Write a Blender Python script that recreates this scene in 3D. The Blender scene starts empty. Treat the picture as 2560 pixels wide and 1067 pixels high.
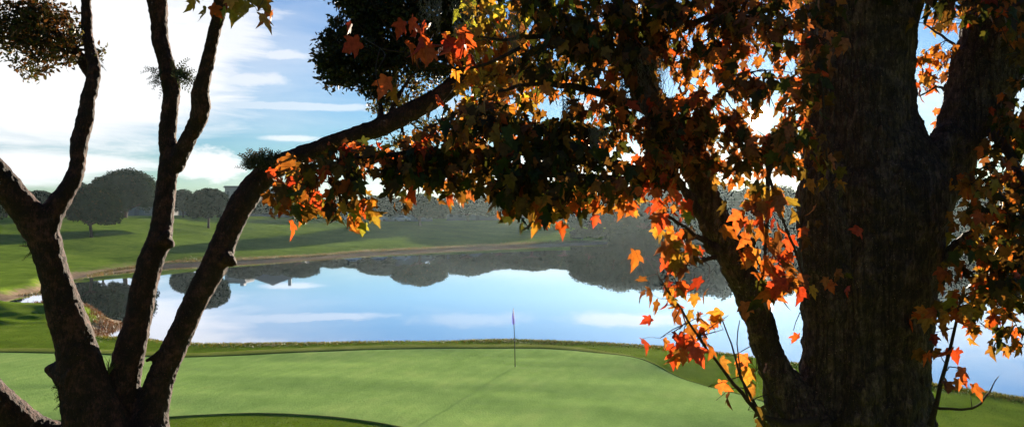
import bpy, bmesh, math, random
import numpy as np
from mathutils import Vector, Matrix

scene = bpy.context.scene
C = scene.collection
rng = np.random.default_rng(7)
random.seed(7)

# ------------------------------------------------------------------ camera
F = 2200.0            # focal length in pixels of the 2560 wide photograph
HZ = 530.0            # horizon row
HC = 5.6              # eye height above the putting green
WZ = -1.0             # water level
cam_d = bpy.data.cameras.new('camera'); cam = bpy.data.objects.new('camera', cam_d); C.objects.link(cam)
cam.location = (0, 0, HC); cam.rotation_euler = (math.radians(90), 0, 0)
cam_d.sensor_width = 36; cam_d.lens = 36 * F / 2560
cam_d.shift_y = -(533.5 - HZ) / 2560
cam_d.clip_start = 0.1; cam_d.clip_end = 6000
scene.camera = cam

# ------------------------------------------------------------------ light
SUN_AZ = math.atan((1900 - 1280) / F)
SUN_EL = math.atan((HZ - 295) / F * math.cos(SUN_AZ))
SKY_STRENGTH = 0.05 * 0.68
SUN_STRENGTH = 5.0
EXPOSURE = 2.05
HAZE = 0.00009
scene.view_settings.view_transform = 'Standard'
scene.view_settings.look = 'None'
scene.view_settings.exposure = EXPOSURE
scene.view_settings.gamma = 1.0
scene.view_settings.use_curve_mapping = False
scene.render.engine = 'CYCLES'
scene.cycles.max_bounces = 10
scene.cycles.transparent_max_bounces = 12
scene.cycles.transmission_bounces = 8
scene.cycles.volume_bounces = 1
scene.cycles.use_denoising = True

sd = Vector((math.sin(SUN_AZ) * math.cos(SUN_EL), math.cos(SUN_AZ) * math.cos(SUN_EL), math.sin(SUN_EL)))
sun_d = bpy.data.lights.new('sun', 'SUN'); sun = bpy.data.objects.new('sun', sun_d); C.objects.link(sun)
sun_d.energy = SUN_STRENGTH; sun_d.angle = math.radians(0.35); sun_d.color = (1.0, 0.86, 0.66)
sun.location = (60, 200, 80)
sun.rotation_euler = (-sd).to_track_quat('-Z', 'Y').to_euler()


class NT:
    """small helper for building node trees"""
    def __init__(s, tree): s.t = tree; s.n = tree.nodes; s.l = tree.links; s.n.clear()
    def new(s, typ, **kw):
        nd = s.n.new(typ)
        for k, v in kw.items(): setattr(nd, k, v)
        return nd
    def put(s, sock, v):
        if hasattr(v, 'is_output') or isinstance(v, bpy.types.NodeSocket): s.l.new(v, sock)
        elif v is not None: sock.default_value = v
    def math(s, op, a, b=None, c=None, clamp=False):
        nd = s.new('ShaderNodeMath', operation=op, use_clamp=clamp)
        s.put(nd.inputs[0], a)
        if b is not None: s.put(nd.inputs[1], b)
        if c is not None: s.put(nd.inputs[2], c)
        return nd.outputs[0]
    def vmath(s, op, a, b=None):
        nd = s.new('ShaderNodeVectorMath', operation=op)
        s.put(nd.inputs[0], a)
        if b is not None: s.put(nd.inputs[1], b)
        return nd.outputs['Value'] if op in ('LENGTH', 'DOT_PRODUCT', 'DISTANCE') else nd.outputs[0]
    def mix(s, f, a, b, mode='MIX'):
        nd = s.new('ShaderNodeMix', data_type='RGBA', blend_type=mode)
        s.put(nd.inputs[0], f); s.put(nd.inputs[6], a); s.put(nd.inputs[7], b)
        return nd.outputs[2]
    def noise(s, vec, scale, detail=4, rough=0.55, dist=0.0):
        nd = s.new('ShaderNodeTexNoise')
        s.put(nd.inputs['Vector'], vec); nd.inputs['Scale'].default_value = scale
        nd.inputs['Detail'].default_value = detail; nd.inputs['Roughness'].default_value = rough
        nd.inputs['Distortion'].default_value = dist
        return nd.outputs[0]
    def new_noise_vec(s, vec, scale):
        nd = s.new('ShaderNodeTexNoise'); s.put(nd.inputs['Vector'], vec); nd.inputs['Scale'].default_value = scale; nd.inputs['Detail'].default_value = 5
        return nd.outputs[1]
    def maprange(s, v, a, b, c=0.0, d=1.0, smooth=True):
        nd = s.new('ShaderNodeMapRange', interpolation_type='SMOOTHSTEP' if smooth else 'LINEAR')
        s.put(nd.inputs[0], v)
        for i, x in enumerate((a, b, c, d)): nd.inputs[i + 1].default_value = x
        return nd.outputs[0]
    def ramp(s, fac, stops):
        nd = s.new('ShaderNodeValToRGB')
        el = nd.color_ramp.elements
        while len(el) < len(stops): el.new(0.5)
        for e, (p, c) in zip(el, stops): e.position = p; e.color = (*c, 1)
        s.put(nd.inputs[0], fac)
        return nd.outputs[0]
    def mapping(s, vec, scale=(1, 1, 1), rot=(0, 0, 0), loc=(0, 0, 0)):
        nd = s.new('ShaderNodeMapping')
        s.put(nd.inputs[0], vec)
        nd.inputs[1].default_value = loc; nd.inputs[2].default_value = rot; nd.inputs[3].default_value = scale
        return nd.outputs[0]


# sky: Nishita with cloud layers placed by compass direction and elevation
world = bpy.data.worlds.new('World'); scene.world = world; world.use_nodes = True
w = NT(world.node_tree)
geo = w.new('ShaderNodeTexCoord')
sep = w.new('ShaderNodeSeparateXYZ'); w.l.new(geo.outputs['Generated'], sep.inputs[0])
az = w.math('ARCTAN2', sep.outputs[0], sep.outputs[1])
el = w.math('ARCSINE', sep.outputs[2])
comb = w.new('ShaderNodeCombineXYZ'); w.l.new(az, comb.inputs[0]); w.l.new(el, comb.inputs[1])
ae = comb.outputs[0]
sky = w.new('ShaderNodeTexSky', sky_type='NISHITA')
sky.sun_disc = False; sky.sun_elevation = SUN_EL; sky.sun_rotation = SUN_AZ
sky.altitude = 0; sky.air_density = 1.0; sky.dust_density = 0.12; sky.ozone_density = 2.5
blue = w.mix(1.0, sky.outputs[0], (0.52, 0.84, 1.34, 1), 'MULTIPLY')
wisp = w.noise(w.mapping(ae, (2.2, 14.0, 1), (0, 0, math.radians(4))), 2.6, 7, 0.6, 0.5)
puff = w.noise(w.mapping(ae, (6.0, 16.0, 1), (0, 0, math.radians(-5))), 3.2, 7, 0.62, 0.3)


def ang(px, py):
    a = math.atan((px - 1280) / F); return a, math.atan((HZ - py) / F * math.cos(a))


cl = w.maprange(wisp, 0.56, 0.84, 0.0, 0.45)
def blob(px, py, rx, ry, amt, noise, soft=0.5, k=1.5):
    global cl
    a, e = ang(px, py)
    sh = w.vmath('SUBTRACT', ae, (a, e, 0))
    sc = w.vmath('MULTIPLY', sh, (F / rx, F / ry, 1))
    d = w.vmath('LENGTH', sc)
    m = w.math('MULTIPLY_ADD', w.math('SUBTRACT', noise, 0.5), k, w.math('SUBTRACT', 1.0, d))
    cl = w.math('MAXIMUM', cl, w.maprange(m, -soft * 0.3, soft, 0.0, amt))


blob(100, 130, 520, 245, 1.0, wisp, 0.35, 0.9)
blob(430, 60, 260, 150, 0.9, wisp, 0.5, 2.0)
blob(60, 420, 270, 52, 0.95, wisp, 0.5, 1.6)
blob(520, 415, 110, 42, 0.95, puff, 0.4, 2.0)
blob(720, 266, 250, 12, 0.55, puff, 0.45, 1.6)
blob(610, 200, 160, 26, 0.75, puff, 0.7, 1.8)
blob(730, 138, 110, 18, 0.75, puff, 0.6, 1.8)
blob(730, 346, 90, 9, 0.7, puff, 0.6, 1.6)
blob(1180, 262, 170, 20, 0.35, puff, 0.7, 1.8)
blob(640, 150, 330, 190, 0.42, wisp, 1.0, 1.2)
blob(1560, 262, 190, 20, 0.6, puff, 0.6, 1.8)
blob(1500, 440, 900, 80, 0.8, wisp, 0.8, 1.0)
blob(2500, 260, 260, 120, 0.5, wisp, 0.8, 1.8)
# bright whitish air around the sun
dotp = w.vmath('DOT_PRODUCT', geo.outputs['Generated'], tuple(sd))
angd = w.math('ARCCOSINE', w.math('MINIMUM', dotp, 1.0))
glow = w.maprange(angd, 0.0, 0.34, 1.0, 0.0)
glow2 = w.math('POWER', glow, 2.2)
cloudcol = w.mix(glow2, (7.2, 7.3, 7.5, 1), (8.5, 7.8, 6.8, 1))
base = w.mix(cl, blue, cloudcol)
gcol = w.mix(1.0, (7.0, 6.2, 5.0, 1), w.mix(1.0, glow2, (0.15, 0.15, 0.15, 1), 'MULTIPLY'), 'MULTIPLY')
withglow = w.mix(1.0, base, gcol, 'ADD')
# the sun itself
core = w.maprange(angd, 0.0045, 0.016, 1.0, 0.0)
disc = w.mix(1.0, (900, 760, 520, 1), w.mix(1.0, w.math('POWER', core, 2.0), (1, 1, 1, 1), 'MULTIPLY'), 'MULTIPLY')
full = w.mix(1.0, withglow, disc, 'ADD')
bg = w.new('ShaderNodeBackground'); w.l.new(full, bg.inputs[0]); bg.inputs[1].default_value = SKY_STRENGTH
out = w.new('ShaderNodeOutputWorld'); w.l.new(bg.outputs[0], out.inputs[0])


# ------------------------------------------------------------------ helpers
def P(px, py, Y):
    return np.array(((px - 1280) / F * Y, Y, HC - (py - HZ) / F * Y))


def G(px, py, z=0.0):
    Y = (HC - z) * F / (py - HZ)
    return ((px - 1280) / F * Y, Y)


def smooth(a, b, x):
    t = np.clip((x - a) / (b - a), 0, 1); return t * t * (3 - 2 * t)


def _h(ix, iy, iz, seed):
    n = (ix * 374761393 + iy * 668265263 + iz * 2147483647 % 1274126177 * 13 + seed * 144665) & 0xffffffff
    n = ((n ^ (n >> 13)) * 1274126177) & 0xffffffff
    return ((n ^ (n >> 16)) & 0xffff) / 65535.0


def vnoise(p, seed=0):
    p = np.asarray(p, float)
    i = np.floor(p).astype(np.int64); f = p - i; f = f * f * (3 - 2 * f)
    r = 0
    for dx in (0, 1):
        for dy in (0, 1):
            for dz in (0, 1):
                wt = (f[:, 0] if dx else 1 - f[:, 0]) * (f[:, 1] if dy else 1 - f[:, 1]) * (f[:, 2] if dz else 1 - f[:, 2])
                r = r + wt * _h(i[:, 0] + dx, i[:, 1] + dy, i[:, 2] + dz, seed)
    return r * 2 - 1


def fbm(p, oct=4, seed=0):
    p = np.asarray(p, float); r = 0; a = 1; s = 0
    for k in range(oct):
        r = r + a * vnoise(p * 2 ** k + 17.3 * k, seed + k); s += a; a *= 0.5
    return r / s


def mesh_obj(name, verts, faces, mat, parent=None, colors=None, smooth_shade=False):
    """colors: per-face rgb, stored as a corner attribute (own colour; maple leaves also carry painted canopy shade)"""
    me = bpy.data.meshes.new(name)
    verts = np.asarray(verts, np.float32)
    if isinstance(faces, np.ndarray):
        nf, k = faces.shape
        me.vertices.add(len(verts)); me.vertices.foreach_set('co', verts.ravel())
        me.loops.add(nf * k); me.loops.foreach_set('vertex_index', faces.astype(np.int32).ravel())
        me.polygons.add(nf); me.polygons.foreach_set('loop_start', np.arange(0, nf * k, k, dtype=np.int32))
        me.polygons.foreach_set('loop_total', np.full(nf, k, np.int32))
        me.update(calc_edges=True)
    else:
        me.from_pydata(verts.tolist(), [], faces)
    if colors is not None:
        at = me.color_attributes.new('tone', 'FLOAT_COLOR', 'CORNER')
        lt = np.zeros(len(me.polygons), np.int32); me.polygons.foreach_get('loop_total', lt)
        col = np.repeat(np.asarray(colors, np.float32), lt, axis=0)
        col = np.concatenate([col, np.ones((len(col), 1), np.float32)], 1)
        at.data.foreach_set('color', col.ravel())
    if smooth_shade: me.polygons.foreach_set('use_smooth', np.ones(len(me.polygons), bool))
    me.materials.append(mat)
    o = bpy.data.objects.new(name, me); C.objects.link(o)
    if parent is not None: o.parent = parent
    return o


def tag(o, label=None, cat=None, group=None, kind=None):
    if label: o['label'] = label
    if cat: o['category'] = cat
    if group: o['group'] = group
    if kind: o['kind'] = kind
    return o


def empty(name, loc, label, cat, group=None):
    o = bpy.data.objects.new(name, None); C.objects.link(o); o.location = loc
    return tag(o, label, cat, group)


class MB:
    def __init__(s): s.v = []; s.f = []; s.n = 0
    def add(s, v, f):
        s.v.append(np.asarray(v, float)); s.f += [tuple(i + s.n for i in q) for q in f]; s.n += len(v)
    def box(s, c, d, rz=0):
        x, y, z = d[0] / 2, d[1] / 2, d[2] / 2
        v = np.array([(a * x, b * y, e * z) for a in (-1, 1) for b in (-1, 1) for e in (-1, 1)])
        cz, sz = math.cos(rz), math.sin(rz)
        v = v @ np.array(((cz, sz, 0), (-sz, cz, 0), (0, 0, 1))) + np.array(c)
        s.add(v, [(0, 1, 3, 2), (4, 6, 7, 5), (0, 4, 5, 1), (2, 3, 7, 6), (0, 2, 6, 4), (1, 5, 7, 3)])
    def tube(s, pts, rad, seg=8):
        pts = np.asarray(pts, float); n = len(pts)
        rad = np.full(n, rad) if np.isscalar(rad) else np.asarray(rad, float)
        t = np.gradient(pts, axis=0); t /= np.linalg.norm(t, axis=1)[:, None] + 1e-9
        ref = np.array((0, 1, 0)) if abs(t[0][1]) < .8 else np.array((1, 0, 0))
        u = np.cross(t, ref); u /= np.linalg.norm(u, axis=1)[:, None] + 1e-9
        b = np.cross(t, u)
        a = np.linspace(0, 2 * math.pi, seg, endpoint=False)
        ring = pts[:, None] + rad[:, None, None] * (np.cos(a)[None, :, None] * u[:, None] + np.sin(a)[None, :, None] * b[:, None])
        v = ring.reshape(-1, 3); f = []
        for i in range(n - 1):
            for j in range(seg):
                k = (j + 1) % seg
                f.append((i * seg + j, i * seg + k, (i + 1) * seg + k, (i + 1) * seg + j))
        f.append(tuple(range(seg))[::-1]); f.append(tuple((n - 1) * seg + j for j in range(seg)))
        s.add(v, f)
    def build(s, name, mat, parent=None, smooth_shade=False):
        return mesh_obj(name, np.concatenate(s.v), s.f, mat, parent, smooth_shade=smooth_shade)


def resample(pts, step):
    """Catmull-Rom through rows (x, y, z, r)"""
    pts = np.asarray(pts, float); out = []
    q = np.vstack([2 * pts[0] - pts[1], pts, 2 * pts[-1] - pts[-2]])
    for i in range(1, len(q) - 2):
        p0, p1, p2, p3 = q[i - 1], q[i], q[i + 1], q[i + 2]
        n = max(2, int(np.linalg.norm(p2[:3] - p1[:3]) / step))
        for t in np.linspace(0, 1, n, endpoint=False):
            out.append(0.5 * (2 * p1 + (p2 - p0) * t + (2 * p0 - 5 * p1 + 4 * p2 - p3) * t * t + (3 * p1 - p0 - 3 * p2 + p3) * t ** 3))
    out.append(q[-2]); return np.array(out)


def chain(rows, Y0, Y1=None):
    """rows of (px, py, width px[, Y]) to world (x, y, z, r)"""
    out = []
    for i, r in enumerate(rows):
        Y = r[3] if len(r) > 3 else (Y0 if Y1 is None else Y0 + (Y1 - Y0) * i / (len(rows) - 1))
        out.append((*P(r[0], r[1], Y), r[2] / 2 * Y / F * 0.95))
    return np.array(out)


# ------------------------------------------------------------------ materials
def newmat(name):
    m = bpy.data.materials.new(name); m.use_nodes = True; return m, NT(m.node_tree)


def finish(nt, shader, disp=None):
    o = nt.new('ShaderNodeOutputMaterial'); nt.l.new(shader, o.inputs[0])
    if disp is not None: nt.l.new(disp, o.inputs[2])


def principled(nt, col, rough=0.8, bump=None, strength=0.5, dist=0.05, spec=0.3, **kw):
    b = nt.new('ShaderNodeBsdfPrincipled')
    nt.put(b.inputs['Base Color'], col); nt.put(b.inputs['Roughness'], rough)
    b.inputs['Specular IOR Level'].default_value = spec
    for k, v in kw.items(): nt.put(b.inputs[k], v)
    if bump is not None:
        bn = nt.new('ShaderNodeBump'); nt.put(bn.inputs['Height'], bump)
        bn.inputs['Strength'].default_value = strength; bn.inputs['Distance'].default_value = dist
        nt.l.new(bn.outputs[0], b.inputs['Normal'])
    return b.outputs[0]


def plain(name, col, rough=0.7, spec=0.3, var=0.12, scale=6.0, metal=0.0):
    m, n = newmat(name)
    tc = n.new('ShaderNodeTexCoord')
    nz = n.noise(tc.outputs['Object'], scale, 5)
    c = n.mix(nz, tuple(x * (1 - var) for x in col) + (1,), tuple(min(1, x * (1 + var)) for x in col) + (1,))
    finish(n, principled(n, c, rough, spec=spec, Metallic=metal)); return m


def grass_mat(name, dark, mid, light, fine=40.0, mow=None, mud=False, bump=0.5, dry=(0.20, 0.17, 0.06)):
    m, n = newmat(name)
    g = n.new('ShaderNodeNewGeometry'); pos = g.outputs['Position']
    big = n.noise(pos, 0.16, 5, 0.6)
    med = n.noise(n.mapping(pos, (1.0, 0.45, 1)), 1.3, 6, 0.62)
    fin = n.noise(pos, fine, 3, 0.7)
    f = n.math('ADD', n.math('MULTIPLY', big, 0.40), n.math('ADD', n.math('MULTIPLY', med, 0.3), n.math('MULTIPLY', fin, 0.30)))
    col = n.ramp(n.maprange(f, 0.36, 0.66, smooth=False), [(0.0, dark), (0.5, mid), (1.0, light)])
    pt = n.maprange(n.noise(pos, 0.55, 6, 0.7), 0.60, 0.74)
    col = n.mix(n.math('MULTIPLY', pt, 0.45), col, (*dry, 1))
    if mow:
        wv = n.new('ShaderNodeTexWave', wave_type='BANDS', bands_direction='X', wave_profile='SIN')
        n.put(wv.inputs['Vector'], n.mapping(pos, (1, 1, 1), (0, 0, mow[0])))
        wv.inputs['Scale'].default_value = mow[1]; wv.inputs['Distortion'].default_value = 0.6
        col = n.mix(n.math('MULTIPLY', wv.outputs['Fac'], mow[2]), col, tuple(c * 0.72 for c in mid) + (1,))
    if mud:
        sp = n.new('ShaderNodeSeparateXYZ'); n.l.new(pos, sp.inputs[0])
        hz = n.math('ADD', sp.outputs[2], n.math('MULTIPLY', n.math('SUBTRACT', n.noise(pos, 1.4, 5), 0.5), 0.7))
        mcol = n.mix(n.noise(pos, 3.0, 5), (0.16, 0.11, 0.07, 1), (0.38, 0.28, 0.19, 1))
        col = n.mix(n.maprange(hz, -0.84, -0.46, 1.0, 0.0), col, mcol)
    h = n.math('ADD', n.math('MULTIPLY', fin, 0.6), n.math('MULTIPLY', med, 0.8))
    sh = principled(n, col, 1.0, h, bump, 0.06, spec=0.0)
    finish(n, sh); return m


M_rough = grass_mat('rough_grass', (0.055, 0.105, 0.009), (0.125, 0.205, 0.018), (0.23, 0.31, 0.04), 25, mud=True, bump=0.9, dry=(0.22, 0.20, 0.05))
M_green = grass_mat('putting_grass', (0.20, 0.34, 0.08), (0.32, 0.49, 0.125), (0.48, 0.60, 0.17), 16, mow=(0.35, 0.55, 0.20), bump=0.45, dry=(0.30, 0.36, 0.10))
M_fringe = grass_mat('fringe_grass', (0.10, 0.14, 0.025), (0.17, 0.21, 0.04), (0.28, 0.29, 0.08), 30, bump=0.6)


def bark_mat(name, c0, c1, c2, scale=1.0, groove=0.0):
    m, n = newmat(name)
    tc = n.new('ShaderNodeTexCoord'); v = tc.outputs['Object']
    nz = n.noise(v, 9 * scale, 6, 0.65)
    fine = n.noise(n.mapping(v, (1, 1, 0.4)), 60 * scale, 5, 0.7)
    vor = n.new('ShaderNodeTexVoronoi', feature='DISTANCE_TO_EDGE')
    wv = n.vmath('ADD', n.mapping(v, (1, 1, 0.38)), n.vmath('MULTIPLY', n.new('ShaderNodeTexNoise').outputs[1], (0.0, 0.0, 0.0)))
    n.put(vor.inputs['Vector'], n.mix(0.06, wv, n.new_noise_vec(v, 16 * scale))); vor.inputs['Scale'].default_value = 42 * scale
    crack = n.maprange(vor.outputs[0], 0.0, 0.16)
    col = n.ramp(n.math('ADD', n.math('MULTIPLY', nz, 0.6), n.math('MULTIPLY', fine, 0.4)), [(0.30, c0), (0.50, c1), (0.72, c2)])
    crk = n.math('MULTIPLY', n.math('SUBTRACT', 1.0, crack), n.maprange(n.noise(v, 14 * scale, 3), 0.4, 0.65))
    col = n.mix(n.math('MULTIPLY', crk, 0.30), col, (*[x * 0.4 for x in c0], 1))
    sp = n.maprange(n.noise(v, 130 * scale, 2, 0.6), 0.66, 0.74)
    col = n.mix(n.math('MULTIPLY', sp, 0.6), col, (*[min(1, x * 2.6) for x in c2], 1))
    h = n.math('ADD', n.math('MULTIPLY', crack, 0.22), n.math('MULTIPLY', fine, 1.1))
    if groove:
        gr = n.noise(n.mapping(v, (1, 1, 0.10)), 16, 4, 0.6, 0.4)
        gr = n.math('ABSOLUTE', n.math('SUBTRACT', gr, 0.5))
        gr = n.maprange(gr, 0.0, 0.10)
        h = n.math('ADD', n.math('MULTIPLY', h, 0.6), n.math('MULTIPLY', gr, groove))
        col = n.mix(n.math('MULTIPLY', n.math('SUBTRACT', 1.0, gr), 0.6), col, (*[x * 0.5 for x in c0], 1))
    finish(n, principled(n, col, 0.85, h, 1.0, 0.02 + 0.02 * (groove > 0), spec=0.25)); return m


M_bark_oak = bark_mat('oak_bark', (0.007, 0.003, 0.0025), (0.032, 0.011, 0.008), (0.20, 0.062, 0.044))
M_bark_maple = bark_mat('maple_bark', (0.020, 0.010, 0.008), (0.078, 0.042, 0.030), (0.30, 0.17, 0.125), 0.9, 0.45)
M_twig = bark_mat('twig_bark', (0.025, 0.014, 0.010), (0.06, 0.032, 0.022), (0.11, 0.06, 0.04), 2.0)


def leaf_mat(name, gloss=0.25, trans=0.5, tint=None, satur=1.0):
    m, n = newmat(name)
    at = n.new('ShaderNodeAttribute', attribute_name='tone')
    g = n.new('ShaderNodeNewGeometry')
    nz = n.noise(g.outputs['Position'], 45, 4, 0.6)
    col = n.mix(n.maprange(nz, 0.35, 0.7), at.outputs[0], n.mix(1.0, at.outputs[0], (0.62, 0.55, 0.5, 1), 'MULTIPLY'))
    d = principled(n, col, 0.55, spec=gloss)
    t = n.new('ShaderNodeBsdfTranslucent')
    tcol = n.mix(1.0, col, (1.15, 0.85, 0.5, 1), 'MULTIPLY')
    n.l.new(tcol, t.inputs[0])
    mx = n.new('ShaderNodeMixShader'); mx.inputs[0].default_value = trans
    n.l.new(d, mx.inputs[1]); n.l.new(t.outputs[0], mx.inputs[2])
    finish(n, mx.outputs[0]); return m


M_leaf = leaf_mat('maple_leaf', 0.25, 0.55)
M_oakleaf = leaf_mat('oak_leaf', 0.12, 0.25)
M_crown = leaf_mat('far_foliage', 0.0, 0.03)
M_blade = leaf_mat('grass_blade', 0.2, 0.45)
M_moss = plain('spanish_moss', (0.16, 0.13, 0.10), 0.9, 0.1, 0.35, 20)

# ------------------------------------------------------------------ lake outline and terrain
far = [G(px, py, WZ) for px, py in ((-20, 752), (38, 745), (110, 727), (180, 694), (290, 680), (400, 668), (600, 659), (750, 650),
       (900, 638), (1050, 630), (1150, 624), (1300, 617), (1450, 611), (1600, 605), (1800, 599), (2100, 594), (2560, 590), (3300, 586))]
near = []
for px, py in ((3300, 1150), (2900, 1068), (2560, 1003), (2350, 970), (2100, 923), (1900, 892), (1700, 872), (1500, 856), (1290, 849), (1000, 853), (800, 858),
               (600, 862), (470, 860), (400, 847), (300, 843), (240, 842)):
    x, y = G(px, py, 0.0); near.append((x * (1 + 2.3 / y), y + 2.3))
spit = [G(px, py, WZ) for px, py in ((222, 836), (250, 826), (285, 816), (305, 802), (262, 796), (190, 786), (110, 784), (50, 776), (0, 764))]
LAKE = np.array(far + near + spit)


def in_poly(x, y, poly):
    inside = np.zeros(x.shape, bool); n = len(poly)
    for i in range(n):
        x0, y0 = poly[i]; x1, y1 = poly[(i + 1) % n]
        c = ((y0 > y) != (y1 > y)) & (x < (x1 - x0) * (y - y0) / (y1 - y0 + 1e-12) + x0)
        inside ^= c
    return inside


def dist_poly(x, y, poly):
    d = np.full(x.shape, 1e9); n = len(poly)
    for i in range(n):
        a = np.array(poly[i]); b = np.array(poly[(i + 1) % n]); ab = b - a
        t = np.clip(((x - a[0]) * ab[0] + (y - a[1]) * ab[1]) / (ab @ ab + 1e-12), 0, 1)
        d = np.minimum(d, np.hypot(x - a[0] - t * ab[0], y - a[1] - t * ab[1]))
    return d


green_px = [(-500, 890), (-200, 884), (0, 881), (130, 882), (240, 886), (360, 891), (470, 893), (700, 884), (850, 879), (1000, 874), (1290, 869), (1400, 873),
            (1500, 883), (1580, 895), (1640, 915), (1700, 941), (1760, 961), (1830, 982), (1900, 1003), (2000, 1033), (2120, 1062), (2250, 1110), (2350, 1190),
            (2200, 1290), (1800, 1290), (1450, 1190), (1200, 1115), (1010, 1068), (900, 1051), (800, 1041), (650, 1035), (500, 1038), (400, 1043), (200, 1050), (-100, 1045), (-500, 1020), (-800, 980), (-800, 920)]
GREEN = np.array([G(a, b) for a, b in green_px])


def dense(poly, step=0.35):
    q = np.asarray(poly); out = []
    n = len(q)
    for i in range(n):
        p0, p1, p2, p3 = q[i - 1], q[i], q[(i + 1) % n], q[(i + 2) % n]
        k = max(2, int(np.linalg.norm(p2 - p1) / step))
        for t in np.linspace(0, 1, k, endpoint=False):
            out.append(0.5 * (2 * p1 + (p2 - p0) * t + (2 * p0 - 5 * p1 + 4 * p2 - p3) * t * t + (3 * p1 - p0 - 3 * p2 + p3) * t ** 3))
    return np.array(out)


GREEN = dense(GREEN)


def und(x, y):
    p = np.stack([x / 6.0, y / 4.2, np.zeros_like(x)], 1)
    q = np.stack([x / 2.6, y / 1.1, np.zeros_like(x)], 1)
    return 0.075 * fbm(p, 3, 5) + 0.010 * fbm(q, 2, 8) * smooth(60, 50, y)


def terrain(x, y, fine=True):
    x = np.atleast_1d(np.asarray(x, float)); y = np.atleast_1d(np.asarray(y, float))
    ins = in_poly(x, y, LAKE); d = dist_poly(x, y, LAKE)
    wob = fbm(np.stack([x / 5, y / 5, x * 0], 1), 3, 11) * 0.7
    d2 = np.maximum(d + wob * np.clip(d, 0, 1), 0)
    farw = smooth(58, 72, y)
    bank_n = smooth(0, 2.1, d2) * 1.0
    fl = smooth(80, 115, y)
    bank_f = fl * (0.30 * smooth(0, 2.5, d2) + 0.52 * smooth(2.5, 9, d2)) + (1 - fl) * (0.62 * smooth(0, 2.0, d2) + 0.2 * smooth(2, 9, d2))
    hillh = 3.2 + 1.3 * smooth(-30, -75, x) - 0.8 * smooth(10, 70, x)
    hill = hillh * smooth(2, 58, d2) + 0.85 * fbm(np.stack([x / 42, y / 20, x * 0], 1), 3, 21) * smooth(3, 30, d2)
    z = -1.0 + bank_n * (1 - farw) + (bank_f + hill) * farw
    # low mound by the inlet on the left
    mx, my = -31.0, 50.5
    z = z + 0.30 * np.exp(-(((x - mx) / 9) ** 2 + ((y - my) / 3.0) ** 2)) * (1 - farw) * smooth(0, 2, d2)
    z = z + 0.24 * fbm(np.stack([x / 3.0, y / 1.8, x * 0], 1), 3, 31) * smooth(0.5, 3, d2) * (smooth(-12, -22, x) * (1 - farw) * smooth(40, 46, y))
    z = z + und(x, y) * smooth(0.5, 3, d2) * (1 - farw)
    # lawn behind the near bank rises a little on the right, towards the camera it climbs a knoll
    z = z + np.where(y < 21, 4.0 * np.clip(1 - y / 21, 0, 1.6) ** 1.5, 0)
    return np.where(ins, -1.0 - 0.8 * smooth(0, 4, d), z)


# one ground sheet, finer near the camera
th = np.concatenate([np.linspace(-math.pi, -0.80, 60, endpoint=False), np.linspace(-0.80, 0.80, 620), np.linspace(0.80, math.pi, 60)[1:]])
rr = np.concatenate([np.linspace(0.4, 18, 24, endpoint=False), np.geomspace(18, 70, 230, endpoint=False), np.geomspace(70, 260, 190, endpoint=False), np.geomspace(260, 620, 40)])
TT, RR = np.meshgrid(th, rr); X = (RR * np.sin(TT)).ravel(); Y = (RR * np.cos(TT)).ravel()
Z = terrain(X, Y)
din = in_poly(X, Y, GREEN); dg = dist_poly(X, Y, GREEN)
low = np.where(din & (dg > 0.35), 1.0, smooth(27, 31, Y) * smooth(5.5, 1.0, X) * (dg < 0.9) * (dg > .3) * ~din) * (RR.ravel() > 18)
Z = Z - 0.05 * low
nr, ncol = len(rr), len(th)
ii, jj = np.meshgrid(np.arange(nr - 1), np.arange(ncol - 1), indexing='ij')
quad = np.stack([ii * ncol + jj, ii * ncol + jj + 1, (ii + 1) * ncol + jj + 1, (ii + 1) * ncol + jj], -1).reshape(-1, 4)
tag(mesh_obj('ground', np.stack([X, Y, Z], 1), quad, M_rough, smooth_shade=True), kind='structure')


# putting green: a sheet following the ground
def clipped_grid(test, step, name, mat, dz):
    pass


def sheet(outline, name, mat, dz, rings=70):
    c = outline.mean(0)
    c = np.array((float(G(900, 950)[0]), float(G(900, 950)[1])))
    n = len(outline); s = np.linspace(0, 1, rings) ** 0.7
    pts = c[None, None] + s[1:, None, None] * (outline - c)[None]
    pts = np.vstack([c[None], pts.reshape(-1, 2)])
    z = und(pts[:, 0], pts[:, 1]) * smooth(0.5, 3, dist_poly(pts[:, 0], pts[:, 1], LAKE)) + dz
    z = z + np.where(pts[:, 1] < 21, 4.0 * np.clip(1 - pts[:, 1] / 21, 0, 1) ** 1.5, 0)
    f = [(0, 1 + (j + 1) % n, 1 + j) for j in range(n)]
    for i in range(rings - 2):
        for j in range(n):
            k = (j + 1) % n; a = 1 + i * n
            f.append((a + j, a + k, a + n + k, a + n + j))
    o = mesh_obj(name, np.column_stack([pts, z]), [t[::-1] for t in f], mat, smooth_shade=True)
    return tag(o, kind='structure')


sheet(GREEN, 'putting_green', M_green, 0.014)
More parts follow.
